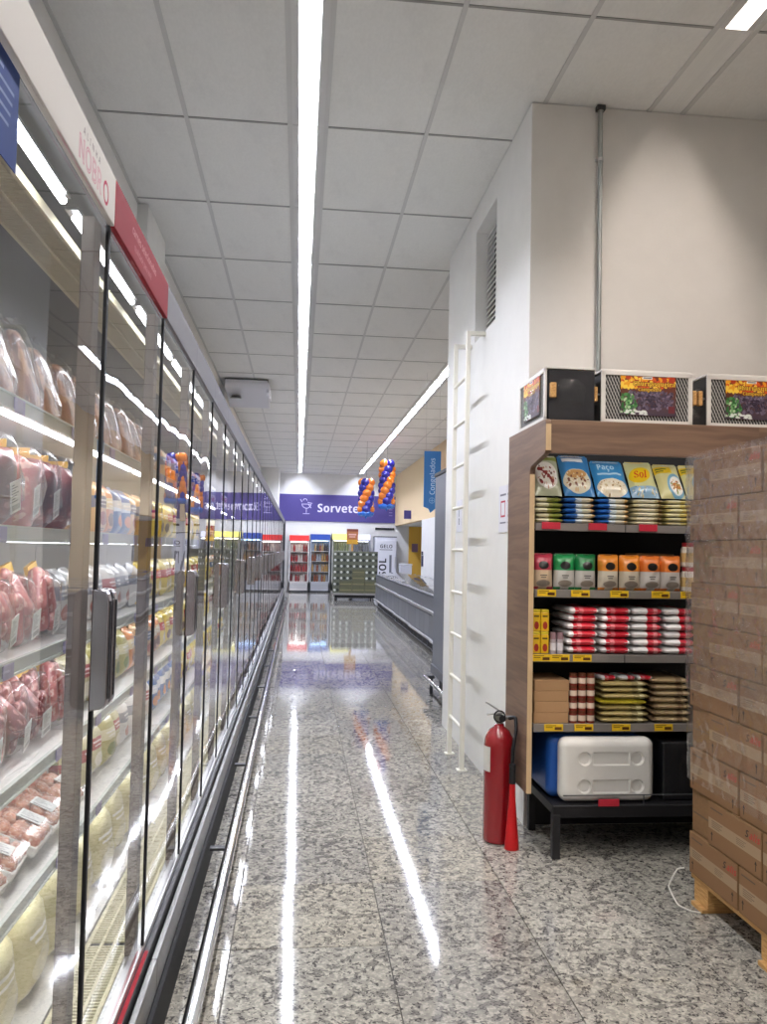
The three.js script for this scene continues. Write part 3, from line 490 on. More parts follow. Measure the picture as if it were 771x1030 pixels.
const snackE = uprTex((g, w, h) => { g.fillStyle = '#d9d49a'; g.fillRect(0, 0, w, h); g.fillStyle = '#7cb0cc'; g.beginPath(); g.arc(130, 130, 66, 0, 7); g.fill(); g.fillStyle = '#f4f2ea'; g.beginPath(); g.arc(130, 130, 50, 0, 7); g.fill(); g.fillStyle = '#c98a4a'; g.beginPath(); g.ellipse(130, 134, 30, 18, 0.3, 0, 7); g.fill(); busy(g, 130, 132, 40, 34, 36, ['#c98a4a', '#e9c890', '#8a4a2a', '#7a9a40'], 5); g.fillStyle = '#e4c32a'; g.fillRect(0, 20, 120, 40); g.fillStyle = '#5a6a30'; g.fillRect(10, 30, 80, 8); g.fillRect(10, 44, 54, 6); });
const flat = (w, d, h, mat, sd, name) => { const p = proto(name, 'food bag'); const bag = base0(pillow(w, d, h, 12, 14, sd, 0.14, 14, 7).rotateX(-Math.PI / 2)); bag.computeBoundingBox(); bag.scale(1, h * 0.985 / bag.boundingBox.max.y, 1); mesh('bag', bag, mat, p); mesh('end_seal', bx(w * 0.86, 0.002, 0.012), mat, p, [0, h * 0.5, d / 2 - 0.004]); return p; };
function stack(name, mat, x, y, w, h, n, nm, d = 0.3, z = GZF + 0.0) {
  const v = [1, 2, 3].map((i) => flat(w, d, h * 1.0, mat, i, name));
  for (let i = 0; i < n; i++) place(v[(i * 2) % 3], `${nm}, ${i === 0 ? 'lowest one' : i === n - 1 ? 'topmost one' : ORD[i] + ' from bottom'}`, [x + rr(-0.005, 0.005), y + 0.0005 + i * h * 1.0, z - d / 2 - 0.012 + rr(-0.006, 0.006)], rr(-0.03, 0.03), nm);
}
function lean(mat, x, y, w, h, nm, rx, sd, z = -4.24) { const p = proto('snack_bag', 'food bag'); const g = pillow(w, h, 0.05, 10, 10, sd, 0.25).rotateX(rx); base0(g); mesh('bag', g, mat, p); mesh('top_seal', new THREE.BoxGeometry(w * 0.86, 0.012, 0.003).translate(0, h / 2 - 0.004, 0).rotateX(rx).translate(0, h / 2 * Math.cos(rx) + 0.004, 0), mat, p); return place(p, nm, [x, y, z], rr(-0.03, 0.03)); }
seed = 9001;
{ const y = 1.7, h = 0.0275;
  stack('snack_bag', LM.olive, 1.3, y, 0.155, h, 5, 'olive green snack bag lying in the leftmost top-shelf stack');
  stack('snack_bag', LM.blue, 1.466, y, 0.172, 0.028, 5, 'blue and white snack bag lying in the second top-shelf stack');
  stack('snack_bag', LM.blue, 1.652, y, 0.18, 0.028, 5, 'blue and white snack bag lying in the third top-shelf stack');
  stack('snack_bag', LM.cream, 1.84, y, 0.178, 0.0235, 6, 'cream snack bag lying in the fourth top-shelf stack');
  stack('snack_bag', LM.yellow, 2.025, y, 0.17, 0.0235, 6, 'pale yellow snack bag lying in the fifth top-shelf stack');
  const t = y + 0.1425;
  lean(snackA, 1.3, t, 0.152, 0.25, 'snack bag with red beans picture leaning on the leftmost stack', -0.5, 4);
  lean(snackB, 1.466, t + 0.002, 0.176, 0.26, 'blue and cream snack bag leaning on the second stack', -0.55, 5);
  lean(snackC, 1.652, t + 0.002, 0.19, 0.24, 'bright blue snack bag with pale lettering leaning on the third stack', -0.6, 6);
  lean(snackD, 1.83, t + 0.002, 0.16, 0.24, 'yellow snack bag with red lettering leaning on the fourth stack', -0.6, 7);
  lean(snackE, 1.985, t + 0.002, 0.145, 0.23, 'snack bag with round plate picture leaning between fourth and fifth stack', -0.6, 8);
  lean(snackE, 2.125, t + 0.002, 0.13, 0.23, 'snack bag with round plate picture nearest to the wrapped cartons', -0.6, 9);
}
const coffee = (top, body) => uprTex((g, w, h) => { g.fillStyle = body; g.fillRect(0, 0, w, h); g.fillStyle = top; g.fillRect(0, 0, w, h * 0.45); g.fillStyle = '#1c1a1a'; g.beginPath(); g.ellipse(96, 60, 44, 22, 0, 0, 7); g.fill(); g.fillStyle = '#5a5450'; g.fillRect(66, 112, 60, 6); g.fillRect(72, 124, 46, 5); g.fillStyle = '#8f8478'; g.beginPath(); g.ellipse(96, 158, 60, 18, 0, 0, 7); g.fill(); g.fillStyle = top; g.fillRect(0, h - 14, w * 0.3, 14); g.fillRect(w * 0.7, h - 14, w * 0.3, 14); });
{ const y = 1.3525, mats = [['red', coffee('#b8384e', '#d0b89a')], ['green', coffee('#1f8a4c', '#c9c6c0')], ['green', coffee('#1c7d44', '#c4c0ba')], ['orange', coffee('#e08a2e', '#cfc6b4')], ['orange', coffee('#dd8426', '#cbc1ae')], ['orange', coffee('#e0762c', '#ccc6c0')], ['orange', coffee('#df7a30', '#c8c2bc')]];
  const seen = {};
  [1.28, 1.4, 1.515, 1.64, 1.758, 1.872, 1.985].forEach((x, i) => { const [c, m] = mats[i]; const p = proto('flour_bag', 'food bag'); const k = seen[c] = (seen[c] ?? 0) + 1; mesh('bag', base0(pillow(0.118, 0.185, 0.075, 10, 12, i + 20, 0.16)), m, p); mesh('top_fold', rb(0.1, 0.014, 0.006, 0.002, 0, 0.182, 0), m, p); place(p, c === 'red' ? 'red-topped paper flour bag at the left end of the second shelf' : `${c}-topped bag with black oval, ${ORD[k - 1]} ${c} one on the second shelf`, [x, y, GZF - 0.06], rr(-0.1, 0.1)); });
  const jar = proto('white_jar', 'jar'); const jp = [[0, 0], [0.045, 0], [0.05, 0.006], [0.05, 0.095], [0.043, 0.108], [0.04, 0.11]].map((q) => new THREE.Vector2(...q));
  mesh('body', new THREE.LatheGeometry(jp, 18), S(0xe8e2d4, 0.4), jar); mesh('lid', cyl(0.044, 0.022, 18).translate(0, 0.119, 0), S(0xb02a34, 0.4), jar); mesh('label', new THREE.CylinderGeometry(0.0508, 0.0508, 0.05, 18, 1, true).translate(0, 0.05, 0), S(0xd8b878, 0.5), jar);
  place(jar, 'lower white jar with red lid at the right end of the second shelf', [2.1, y, GZF - 0.06]); place(jar, 'upper white jar standing on another jar beside the cartons', [2.1, y + 0.131, GZF - 0.06]);
  one('cardboard_tray', 'brown cardboard display tray in the dark back of the second shelf', 'box', rb(0.22, 0.2, 0.16, 0.004, 0, 0.1, 0), M.cardPlain, [1.97, y, -4.45]);
}
{ const y = 1.0185;
  const tinM = uprTex((g, w, h) => { g.fillStyle = '#e3b71c'; g.fillRect(0, 0, w, h); g.fillStyle = '#a32a1e'; g.beginPath(); g.ellipse(96, 132, 60, 40, 0, 0, 7); g.fill(); g.fillStyle = '#4a3212'; g.fillRect(30, 30, 130, 16); });
  const tin = proto('yellow_tin', 'tin'); mesh('body', rb(0.043, 0.1, 0.05, 0.006, 0, 0.05, 0), tinM, tin); mesh('lid', rb(0.041, 0.014, 0.048, 0.004, 0, 0.107, 0), S(0xd8c02a, 0.4), tin);
  for (let r = 0; r < 2; r++) for (let c = 0; c < 2; c++) place(tin, `${r ? 'upper' : 'lower'} ${c ? 'right' : 'left'} yellow tin of the four on the third shelf`, [1.242 + c * 0.046, y + r * 0.115, GZF - 0.04]);
  const pj = proto('small_jar', 'jar'); mesh('body', cyl(0.017, 0.075, 16).translate(0, 0.0375, 0), S(0xb9aeb2, 0.3), pj); mesh('label', new THREE.CylinderGeometry(0.0174, 0.0174, 0.04, 16, 1, true).translate(0, 0.036, 0), S(0xe6e2e6, 0.5), pj); mesh('lid', cyl(0.0165, 0.035, 16).translate(0, 0.092, 0), S(0x9a7a80, 0.4), pj);
  for (let c = 0; c < 2; c++) place(pj, `${c ? 'right' : 'left'} one of two small grey jars beside the yellow tins`, [1.338 + c * 0.038, y, GZF - 0.04]);
  [[1.49, LM.sugarA, 'first'], [1.67, LM.sugarA, 'second'], [1.845, LM.sugarB, 'third'], [2.02, LM.sugarB, 'fourth']].forEach(([x, m, o]) => stack('sugar_pack', m, x, y, 0.168, 0.041, 6, `red and white sugar pack in the ${o} third-shelf stack`));
}
{ const y = 0.6605;
  for (let i = 0; i < 4; i++) one('flat_carton', `flat brown carton, ${['lowest', 'second lowest', 'second highest', 'highest'][i]} of four stacked on the fourth shelf`, 'box', rb(0.185, 0.055, 0.28, 0.003, 0, 0.0275, 0), M.cardPlain, [1.325 + (i % 2) * 0.003, y + i * 0.0555, GZF - 0.155]);
  const sj = proto('sauce_jar', 'jar'); mesh('body', cyl(0.021, 0.05, 14).translate(0, 0.025, 0), S(0x7c2a20, 0.3), sj); mesh('label', new THREE.CylinderGeometry(0.0215, 0.0215, 0.028, 14, 1, true).translate(0, 0.026, 0), S(0xdcc8b4, 0.5), sj); mesh('lid', cyl(0.02, 0.014, 14).translate(0, 0.057, 0), S(0x6a3a24, 0.35), sj);
  for (let r = 0; r < 4; r++) for (let c = 0; c < 3; c++) place(sj, `small sauce jar, ${ORD[c]} from left in the ${['bottom', 'second', 'third', 'top'][r]} row of the fourth-shelf jars`, [1.448 + c * 0.047, y + r * 0.0645, GZF - 0.035], rr(0, 3), 'sauce jars on the fourth shelf');
  stack('pasta_bag', LM.brown, 1.72, y, 0.27, 0.031, 3, 'olive brown food bag, lower wide fourth-shelf stack');
  stack('pasta_bag', LM.lime, 1.72, y + 0.093, 0.27, 0.031, 1, 'yellow green food bag amid the wide fourth-shelf stack');
  stack('pasta_bag', LM.brown, 1.72, y + 0.124, 0.27, 0.031, 3, 'olive brown food bag, upper wide fourth-shelf stack');
  stack('pasta_bag', LM.brown2, 1.975, y, 0.22, 0.034, 7, 'dark brown food bag in the right-hand fourth-shelf stack');
  [[1.63, LM.sugarA, 'left'], [1.735, LM.sugarB, 'middle'], [1.835, LM.sugarA, 'right']].forEach(([x, m, o], i) => place(flat(0.085, 0.14, 0.028, m, i + 4, 'snack_bag'), `crumpled red and white bag, ${o} one on top of the wide brown stack`, [x, y + 0.2185, GZF - 0.1], rr(-0.2, 0.2)));
}
{ // cooler lying on its side with its base to the front, and a black wrapped box
  const c = thing('cool_box', 'blue cool box lying on its side with white dimpled base to front', 'cool box', [1.61, 0.2685, -4.42]);
  const ev = new Evaluator(); ev.attributes = ['position', 'normal'];
  let b = new Brush(rb(0.5, 0.325, 0.1, 0.045, 0, 0.1645, 0.26, 5)); b.updateMatrixWorld();
  const cut = (g) => { const k = new Brush(g); k.updateMatrixWorld(); b = ev.evaluate(b, k, SUBTRACTION); };
  for (const x of [-0.125, 0.155]) for (const y of [0.085, 0.225]) cut(new THREE.CylinderGeometry(0.043, 0.03, 0.03, 24).rotateX(Math.PI / 2).translate(x, y, 0.31));
  cut(rb(0.2, 0.07, 0.03, 0.01, 0.015, 0.225, 0.318)); cut(rb(0.2, 0.07, 0.03, 0.01, 0.015, 0.085, 0.318));
  mesh('base', b.geometry, S(0xe6e4df, 0.45), c);
  mesh('body', rb(0.53, 0.328, 0.36, 0.05, -0.03, 0.164, 0.05, 4), S(0x1d55a8, 0.4), c);
  mesh('wrap', rb(0.51, 0.331, 0.11, 0.045, 0, 0.1655, 0.262, 4), M.film, c);
  const k = thing('wrapped_box', 'black box wrapped in glossy plastic beside the cool box', 'box', [2.115, 0.2685, -4.34]);
  mesh('body', rb(0.4, 0.3, 0.4, 0.01, 0, 0.15, 0), S(0x17181c, 0.4), k); mesh('wrap', base0(lump(0.44, 0.32, 0.43, 22, 0.04, 14, 2)), M.film, k);
}
// charcoal grills on top of the gondola
{
  const art = canvasTex(384, 256, (g, w, h) => {
    const gr = g.createLinearGradient(0, 0, 0, h); gr.addColorStop(0, '#7a3014'); gr.addColorStop(1, '#4a3f4e'); g.fillStyle = gr; g.fillRect(0, 0, w, h); seed = 31;
    for (let i = 0; i < 90; i++) { g.fillStyle = pick(['#e8a020', '#d8581c', '#f4cc48', '#b83818']); g.beginPath(); g.ellipse(rnd() * w, rnd() * 74, rr(6, 22), rr(8, 26), rnd() * 3, 0, 7); g.fill(); }
    for (let i = 0; i < 260; i++) { const v = Math.floor(rr(50, 130)); g.fillStyle = `rgb(${v},${v - 12},${v + 8})`; g.beginPath(); g.ellipse(40 + rnd() * (w - 60), 100 + rnd() * 110, rr(6, 20), rr(4, 11), rnd() * 3, 0, 7); g.fill(); }
    for (let i = 0; i < 60; i++) { g.fillStyle = pick(['#4f8a4a', '#78b070', '#2f6a34', '#b8d0a8']); g.beginPath(); g.ellipse(rr(0, 60) + (i % 3) * 22, rr(120, 246), rr(6, 18), rr(5, 12), rnd() * 3, 0, 7); g.fill(); }
    g.fillStyle = '#dfe6e0'; for (let i = 0; i < 18; i++) { g.beginPath(); g.ellipse(rr(20, 180), rr(222, 248), rr(8, 20), 6, 0, 0, 7); g.fill(); }
    g.fillStyle = '#6e2c34'; g.fillRect(w - 52, 190, 44, 46); g.lineWidth = 6; g.strokeStyle = '#5a1c0c'; g.fillStyle = '#f6cf3c'; g.font = 'bold 40px serif'; g.strokeText('Churrasqueira', 84, 62); g.fillText('Churrasqueira', 84, 62); g.font = 'bold 30px serif'; g.strokeText('Campestre', 120, 96); g.fillText('Campestre', 120, 96);
    g.fillStyle = '#efeff2'; g.fillRect(150, 2, 70, 16); g.fillStyle = '#333'; g.fillRect(156, 7, 58, 6);
  });
  const meshTex = canvasTex(256, 128, (g, w, h) => { g.fillStyle = '#17171a'; g.fillRect(0, 0, w, h); g.strokeStyle = '#c9c8c4'; g.lineWidth = 2.4; for (let i = -20; i < 50; i++) { g.beginPath(); g.moveTo(i * 9, 0); g.lineTo(i * 9 + 60, h); g.stroke(); } g.lineWidth = 1; for (let i = -20; i < 60; i++) { g.beginPath(); g.moveTo(i * 9 + 60, 0); g.lineTo(i * 9, h); g.stroke(); } });
  const W = 0.48, HH = 0.268, D = 0.26, p = proto('charcoal_grill', 'grill'), fm = S(0xdcd9d4, 0.4);
  mesh('frame', merge([rb(W, 0.022, 0.012, 0.002, 0, 0.011, D / 2), rb(W, 0.022, 0.012, 0.002, 0, HH - 0.011, D / 2), rb(0.022, HH, 0.012, 0.002, -W / 2 + 0.011, HH / 2, D / 2), rb(0.022, HH, 0.012, 0.002, W / 2 - 0.011, HH / 2, D / 2)]), fm, p);
  mesh('mesh_panel', bx(W - 0.03, HH - 0.03, 0.004, 0, HH / 2, D / 2 - 0.003), S(0xffffff, 0.5, { map: meshTex }), p);
  mesh('body', rb(W - 0.02, HH - 0.012, D - 0.02, 0.006, 0, HH / 2, -0.006), S(0x1a1a20, 0.45), p);
  mesh('picture_card', bx(0.29, 0.2, 0.003, 0.005, 0.145, D / 2 + 0.0045), S(0xffffff, 0.4, { map: art }), p);
  mesh('lid', rb(W - 0.006, 0.012, D - 0.006, 0.003, 0, HH + 0.002, 0), fm, p);
  for (const s of [-1, 1]) { const h = mesh('handle', rb(0.022, 0.075, 0.03, 0.004), M.pine, p, [s * (W / 2 + 0.022), 0.15, 0.1]); mesh('bracket', rb(0.024, 0.01, 0.012, 0.001), M.alu, h, [-s * 0.014, 0, 0]); }
  mesh('wrap', base0(lump(W + 0.014, HH + 0.016, D + 0.016, 26, 0.025, 16, 3)), M.film, p);
  const y = 2.2015, lab = 'on top of the wooden gondola';
  place(p, `charcoal grill turned sideways, leftmost box ${lab}`, [1.335, y, -4.18], -Math.PI / 2);
  place(p, `charcoal grill with mesh front and flame picture, middle box ${lab}`, [1.735, y, -4.085]);
  place(p, `mesh-front charcoal grill cut by the right picture edge, ${lab}`, [2.292, y, -4.085], 0);
}

// ───────────────────────── fire extinguisher ─────────────────────────
{
  const e = thing('fire_extinguisher', 'red fire extinguisher with black hose and red horn on the floor', 'extinguisher', [1.1, 0, -4.37]), red = P(0x8f101b, 0.25, { clearcoat: 0.7, clearcoatRoughness: 0.1 });
  mesh('cylinder', new THREE.LatheGeometry([[0, 0], [0.074, 0], [0.081, 0.008], [0.081, 0.02], [0.081, 0.5], [0.075, 0.545], [0.055, 0.585], [0.028, 0.605], [0.024, 0.62], [0, 0.62]].map((q) => new THREE.Vector2(...q)), 32), red, e);
  const lab = new THREE.CylinderGeometry(0.0818, 0.0818, 0.13, 16, 1, true, -Math.PI * 0.55, 0.9).translate(0, 0.44, 0); mesh('label', lab, S(0xd9d6cf, 0.5), e);
  mesh('rating_label', new THREE.CylinderGeometry(0.0818, 0.0818, 0.2, 12, 1, true, 0.55, 0.6).translate(0, 0.32, 0), S(0xb9b2a6, 0.5), e);
  const v = mesh('valve', merge([cyl(0.02, 0.05, 16).translate(0, 0.64, 0), cyl(0.026, 0.02, 16).translate(0, 0.655, 0), cyl(0.011, 0.07, 12).rotateZ(Math.PI / 2).translate(0.04, 0.65, 0)]), S(0x9a9a98, 0.3, { metalness: 0.9 }), e);
  mesh('lever', merge([rb(0.11, 0.008, 0.018, 0.002).rotateZ(-0.55).translate(-0.03, 0.705, 0), rb(0.1, 0.008, 0.018, 0.002).rotateZ(0.1).translate(-0.02, 0.672, 0)]), M.alu, v);
  mesh('gauge', cyl(0.018, 0.012, 16).rotateX(Math.PI / 2).translate(0.01, 0.65, 0.028), M.black, v);
  mesh('carry_ring', new THREE.TorusGeometry(0.03, 0.004, 8, 24).translate(-0.004, 0.66, 0.02), M.black, e);
  mesh('hose', tube([[0.05, 0.65, 0.02], [0.075, 0.66, 0.05], [0.07, 0.6, 0.085], [0.05, 0.5, 0.1], [0.045, 0.39, 0.105], [0.042, 0.34, 0.108]], 0.0095, 50, 10), M.black, e);
  const h = mesh('horn', new THREE.LatheGeometry([[0.011, 0.36], [0.015, 0.34], [0.018, 0.25], [0.037, 0.02], [0.038, 0.0], [0.034, 0.0], [0.012, 0.3]].map((q) => new THREE.Vector2(...q)), 24), P(0xc4161c, 0.35), e, [0.042, 0, 0.128]);
  mesh('grip', cyl(0.017, 0.1, 16).translate(0, 0.385, 0), M.black, h);
}

// ───────────────────────── carton pallet at the right edge ─────────────────────────
{
  const X0 = 1.77, ZF = -3.56, BH = 0.1845, PY = 0.135, L = 0.412, DB = 0.29;
  const print = (o) => canvasTex(384, 192, (g, w, h) => {
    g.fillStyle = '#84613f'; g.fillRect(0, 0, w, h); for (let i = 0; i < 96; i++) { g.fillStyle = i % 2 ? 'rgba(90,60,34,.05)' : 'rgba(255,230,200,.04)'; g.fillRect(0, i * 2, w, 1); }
    g.fillStyle = '#9f8669'; g.fillRect(0, h * 0.36, w, h * 0.26);
    g.fillStyle = '#5d4c3c'; g.fillRect(16, 20, 96, 6); g.fillStyle = '#74634f'; for (let i = 0; i < 4; i++) { g.fillRect(26, 78 + i * 9, 84 - (i * 17) % 30, 4); g.fillRect(214, 82 + i * 8, 70 - (i * 13) % 20, 3); }
    g.font = 'italic bold 44px sans-serif'; g.fillStyle = '#3a2a24'; g.fillText('S', 276, 52); g.fillStyle = '#b23a30'; g.fillText('alis', 304, 52);
    g.fillStyle = '#33261c'; for (const x of [26, 350]) { g.fillRect(x - 2, 140, 5, 34); g.beginPath(); g.moveTo(x - 8, 146); g.lineTo(x + 0.5, 130); g.lineTo(x + 9, 146); g.fill(); }
  });
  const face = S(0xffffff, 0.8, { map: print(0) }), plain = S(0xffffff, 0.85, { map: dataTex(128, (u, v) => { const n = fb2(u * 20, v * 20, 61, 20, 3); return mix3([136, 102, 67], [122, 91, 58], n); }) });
  const bp = proto('carton', 'carton');   // print on the -x face; long side along z
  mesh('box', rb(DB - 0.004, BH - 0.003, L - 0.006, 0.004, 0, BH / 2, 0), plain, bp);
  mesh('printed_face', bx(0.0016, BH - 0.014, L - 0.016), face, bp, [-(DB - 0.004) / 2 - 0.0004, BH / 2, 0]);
  bp.children[1].geometry.rotateY(0); { const uv = bp.children[1].geometry.attributes.uv; }
  mesh('tape', bx(DB - 0.02, 0.0012, 0.05, 0, BH - 0.0012, 0), S(0xc7a67c, 0.3), bp);
  const ep = proto('carton', 'carton');
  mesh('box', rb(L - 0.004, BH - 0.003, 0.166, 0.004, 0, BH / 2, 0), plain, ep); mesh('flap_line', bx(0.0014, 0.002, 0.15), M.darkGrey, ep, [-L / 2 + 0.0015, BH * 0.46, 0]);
  const ord = (i) => ['lowest', 'second', 'third', 'fourth', 'fifth', 'sixth', 'seventh', 'eighth', 'ninth', 'topmost'][i];
  seed = 55;
  for (let i = 0; i < 10; i++) {
    const y = PY + i * BH + 0.0005, j = () => rr(-0.004, 0.004), gp = 'cartons stacked on the pallet';
    const row = (x, where) => {
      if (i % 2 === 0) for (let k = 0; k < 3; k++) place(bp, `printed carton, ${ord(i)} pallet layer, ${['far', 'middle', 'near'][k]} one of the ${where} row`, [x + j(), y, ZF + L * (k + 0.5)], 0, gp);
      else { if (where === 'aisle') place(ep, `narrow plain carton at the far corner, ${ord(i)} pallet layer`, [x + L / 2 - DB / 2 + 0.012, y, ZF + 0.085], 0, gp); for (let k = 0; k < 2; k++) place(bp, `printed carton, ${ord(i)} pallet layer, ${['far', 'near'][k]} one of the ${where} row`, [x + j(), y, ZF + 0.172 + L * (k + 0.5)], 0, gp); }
    };
    row(X0 + DB / 2, 'aisle');
    if (i >= 8 || i < 1) row(X0 + DB * 1.5 + 0.14, 'inner');
  }
  const pl = thing('wooden_pallet', 'pine pallet under the wrapped carton stack', 'pallet', [X0 + 0.5, 0, ZF + 0.6]);
  for (let i = 0; i < 7; i++) mesh('deck_board', rb(0.1, 0.02, 1.2, 0.002, -0.44 + i * 0.147, 0.124, 0), M.pine, pl);
  for (const x of [-0.43, 0, 0.43]) for (const z of [-0.53, 0, 0.53]) mesh('block', rb(0.1, 0.095, 0.12, 0.003, x, 0.0665, z), M.pine, pl);
  for (const z of [-0.53, 0, 0.53]) mesh('bottom_board', rb(1.0, 0.018, 0.1, 0.002, 0, 0.0095, z), M.pine, pl);
  // stretch film round the stack
  const film = (x, y0, y1, sd, amp) => {
    const pts = [[x, ZF + 1.25], [x, ZF - 0.008], [x + 0.72, ZF - 0.008]], nU = 110, nV = 90, pos = [], idx = [], uv = [];
    const len = [1.258, 0.72], tot = len[0] + len[1];
    for (let i = 0; i <= nU; i++) for (let k = 0; k <= nV; k++) {
      const s = i / nU * tot, seg = s < len[0] ? 0 : 1, t = seg ? (s - len[0]) / len[1] : s / len[0], a = pts[seg], b = pts[seg + 1], yy = y0 + (y1 - y0) * k / nV;
      const n = amp * (Math.abs(vn2(s * 5 + yy * 9 + sd, yy * 16 - s * 22, 600 + sd) - 0.5) * 2 + 0.5 * vn2(s * 30 + yy * 20, yy * 40 - s * 34, 610 + sd));
      pos.push(lerp(a[0], b[0], t) - (seg ? 0 : n), yy, lerp(a[1], b[1], t) - (seg ? n : 0)); uv.push(i / nU, k / nV);
      if (i < nU && k < nV) { const q = i * (nV + 1) + k; idx.push(q, q + nV + 1, q + 1, q + 1, q + nV + 1, q + nV + 2); }
    }
    const g = new THREE.BufferGeometry(); g.setAttribute('position', new THREE.Float32BufferAttribute(pos, 3)); g.setAttribute('uv', new THREE.Float32BufferAttribute(uv, 2)); g.setIndex(idx); g.computeVertexNormals(); return g;
  };
  const fw = thing('stretch_film', 'clear stretch film wrapped around the upper cartons of the pallet stack', 'film');
  mesh('outer_layer', film(X0 - 0.012, 0.95, 2.0, 1, 0.016), P(0xf4f2f4, 0.13, { transmission: 0.95, thickness: 0, ior: 1.5 }), fw);
  mesh('inner_layer', film(X0 - 0.007, 0.55, 1.99, 2, 0.009), P(0xffffff, 0.1, { transmission: 0.98, thickness: 0, ior: 1.5 }), fw);
  one('strap_loop', 'loose white strap curling on the floor by the pallet corner', 'strap', tube([[1.764, 0.14, -3.59], [1.735, 0.13, -3.6], [1.69, 0.06, -3.59], [1.70, 0.008, -3.52], [1.73, 0.005, -3.46], [1.764, 0.005, -3.44]], 0.004, 60, 6), S(0xdcdad2, 0.4), [0, 0, 0]);
}

// ───────────────────────── air conditioner under the ceiling ─────────────────────────
{
  const a = thing('air_conditioner', 'white ceiling-hung air conditioner above the glass cases', 'air conditioner', [-0.885, H - 0.012, -12.95]), wm = S(0xdcdce2, 0.45);
  const s = new THREE.Shape(); s.moveTo(0, -0.03); s.lineTo(0, -0.06); s.quadraticCurveTo(0.02, -0.1, 0.1, -0.12); s.lineTo(0.95, -0.27); s.quadraticCurveTo(1.05, -0.28, 1.06, -0.2); s.lineTo(1.06, -0.03); s.closePath();
  const g = new THREE.ExtrudeGeometry(s, { depth: 0.64, bevelEnabled: true, bevelSize: 0.015, bevelThickness: 0.015, bevelSegments: 3 }); g.applyMatrix4(new THREE.Matrix4().makeBasis(new THREE.Vector3(0, 0, -1), new THREE.Vector3(0, 1, 0), new THREE.Vector3(1, 0, 0))); g.translate(-0.32, 0, 0);
  mesh('body', g, wm, a);
  mesh('shadow_gap_plate', bx(0.68, 0.03, 1.06, 0, -0.012, -0.53), M.darkGrey, a);  // dark plate stands in for the shadow gap below the ceiling
  const k = mesh('intake_grille', bx(0.16, 0.012, 0.5, 0, 0, 0), S(0x6a6b66, 0.6), a, [-0.19, -0.2, -0.55], [0.176, 0, 0]);
  for (let i = 0; i < 9; i++) mesh('slat', bx(0.16, 0.006, 0.01, 0, -0.008, -0.22 + i * 0.055), S(0x8d8e88, 0.6), k);
  mesh('end_cap', rb(0.05, 0.16, 0.9, 0.02, 0, 0, 0), wm, a, [0.335, -0.11, -0.52]);
}
// ───────────────────────── banner on the back wall ─────────────────────────
{
  const b = thing('purple_banner', 'long purple banner with white lettering on the back wall', 'banner', [1.355, 2.49, -29.245]);
  mesh('panel', bx(4.14, 0.96, 0.03, 0, 0.48, 0), M.purple, b);
  const face = S(0xffffff, 0.55, { map: canvasTex(1600, 372, (g, w, h) => {
    g.fillStyle = '#4a4088'; g.fillRect(0, 0, w, h); const X = (x) => (x + 0.715) / 4.14 * w;
    g.fillStyle = '#e6e2f6'; g.font = 'bold 158px sans-serif'; g.fillText('Sorvetes', X(0.62), 240);
    g.strokeStyle = '#d5cff0'; g.lineWidth = 9; const cx = X(0.24); g.beginPath(); g.arc(cx, 130, 62, 0.1, Math.PI - 0.1); g.closePath(); g.stroke(); g.beginPath(); g.moveTo(cx, 192); g.lineTo(cx, 258); g.moveTo(cx - 46, 268); g.lineTo(cx + 46, 268); g.moveTo(cx - 60, 110); g.lineTo(cx - 84, 70); g.moveTo(cx + 20, 130); g.lineTo(cx + 66, 190); g.moveTo(cx + 14, 110); g.lineTo(cx + 80, 124); g.stroke(); g.beginPath(); g.arc(cx - 20, 88, 26, Math.PI, 0); g.stroke();
    g.fillStyle = 'rgba(210,205,240,.45)'; for (let i = 0; i < 6; i++) g.fillRect(X(3.2), 60 + i * 40, 44 + (i * 31) % 30, 12);
  }) });
  mesh('lettering', bx(4.14, 0.96, 0.002, 0, 0.48, 0.0165), face, b);
  const s = one('wall_sign', 'small purple square sign projecting from the beige wall above the opening', 'sign', bx(0.22, 0.26, 0.02), S(0x3b3478, 0.5), [3.315, 2.63, -25]);
  one('wall_vent', 'narrow dark vent slot above the ice freezer on back wall', 'vent', bx(0.68, 0.075, 0.03), M.black, [3.06, 2.28, -29.25]);
}
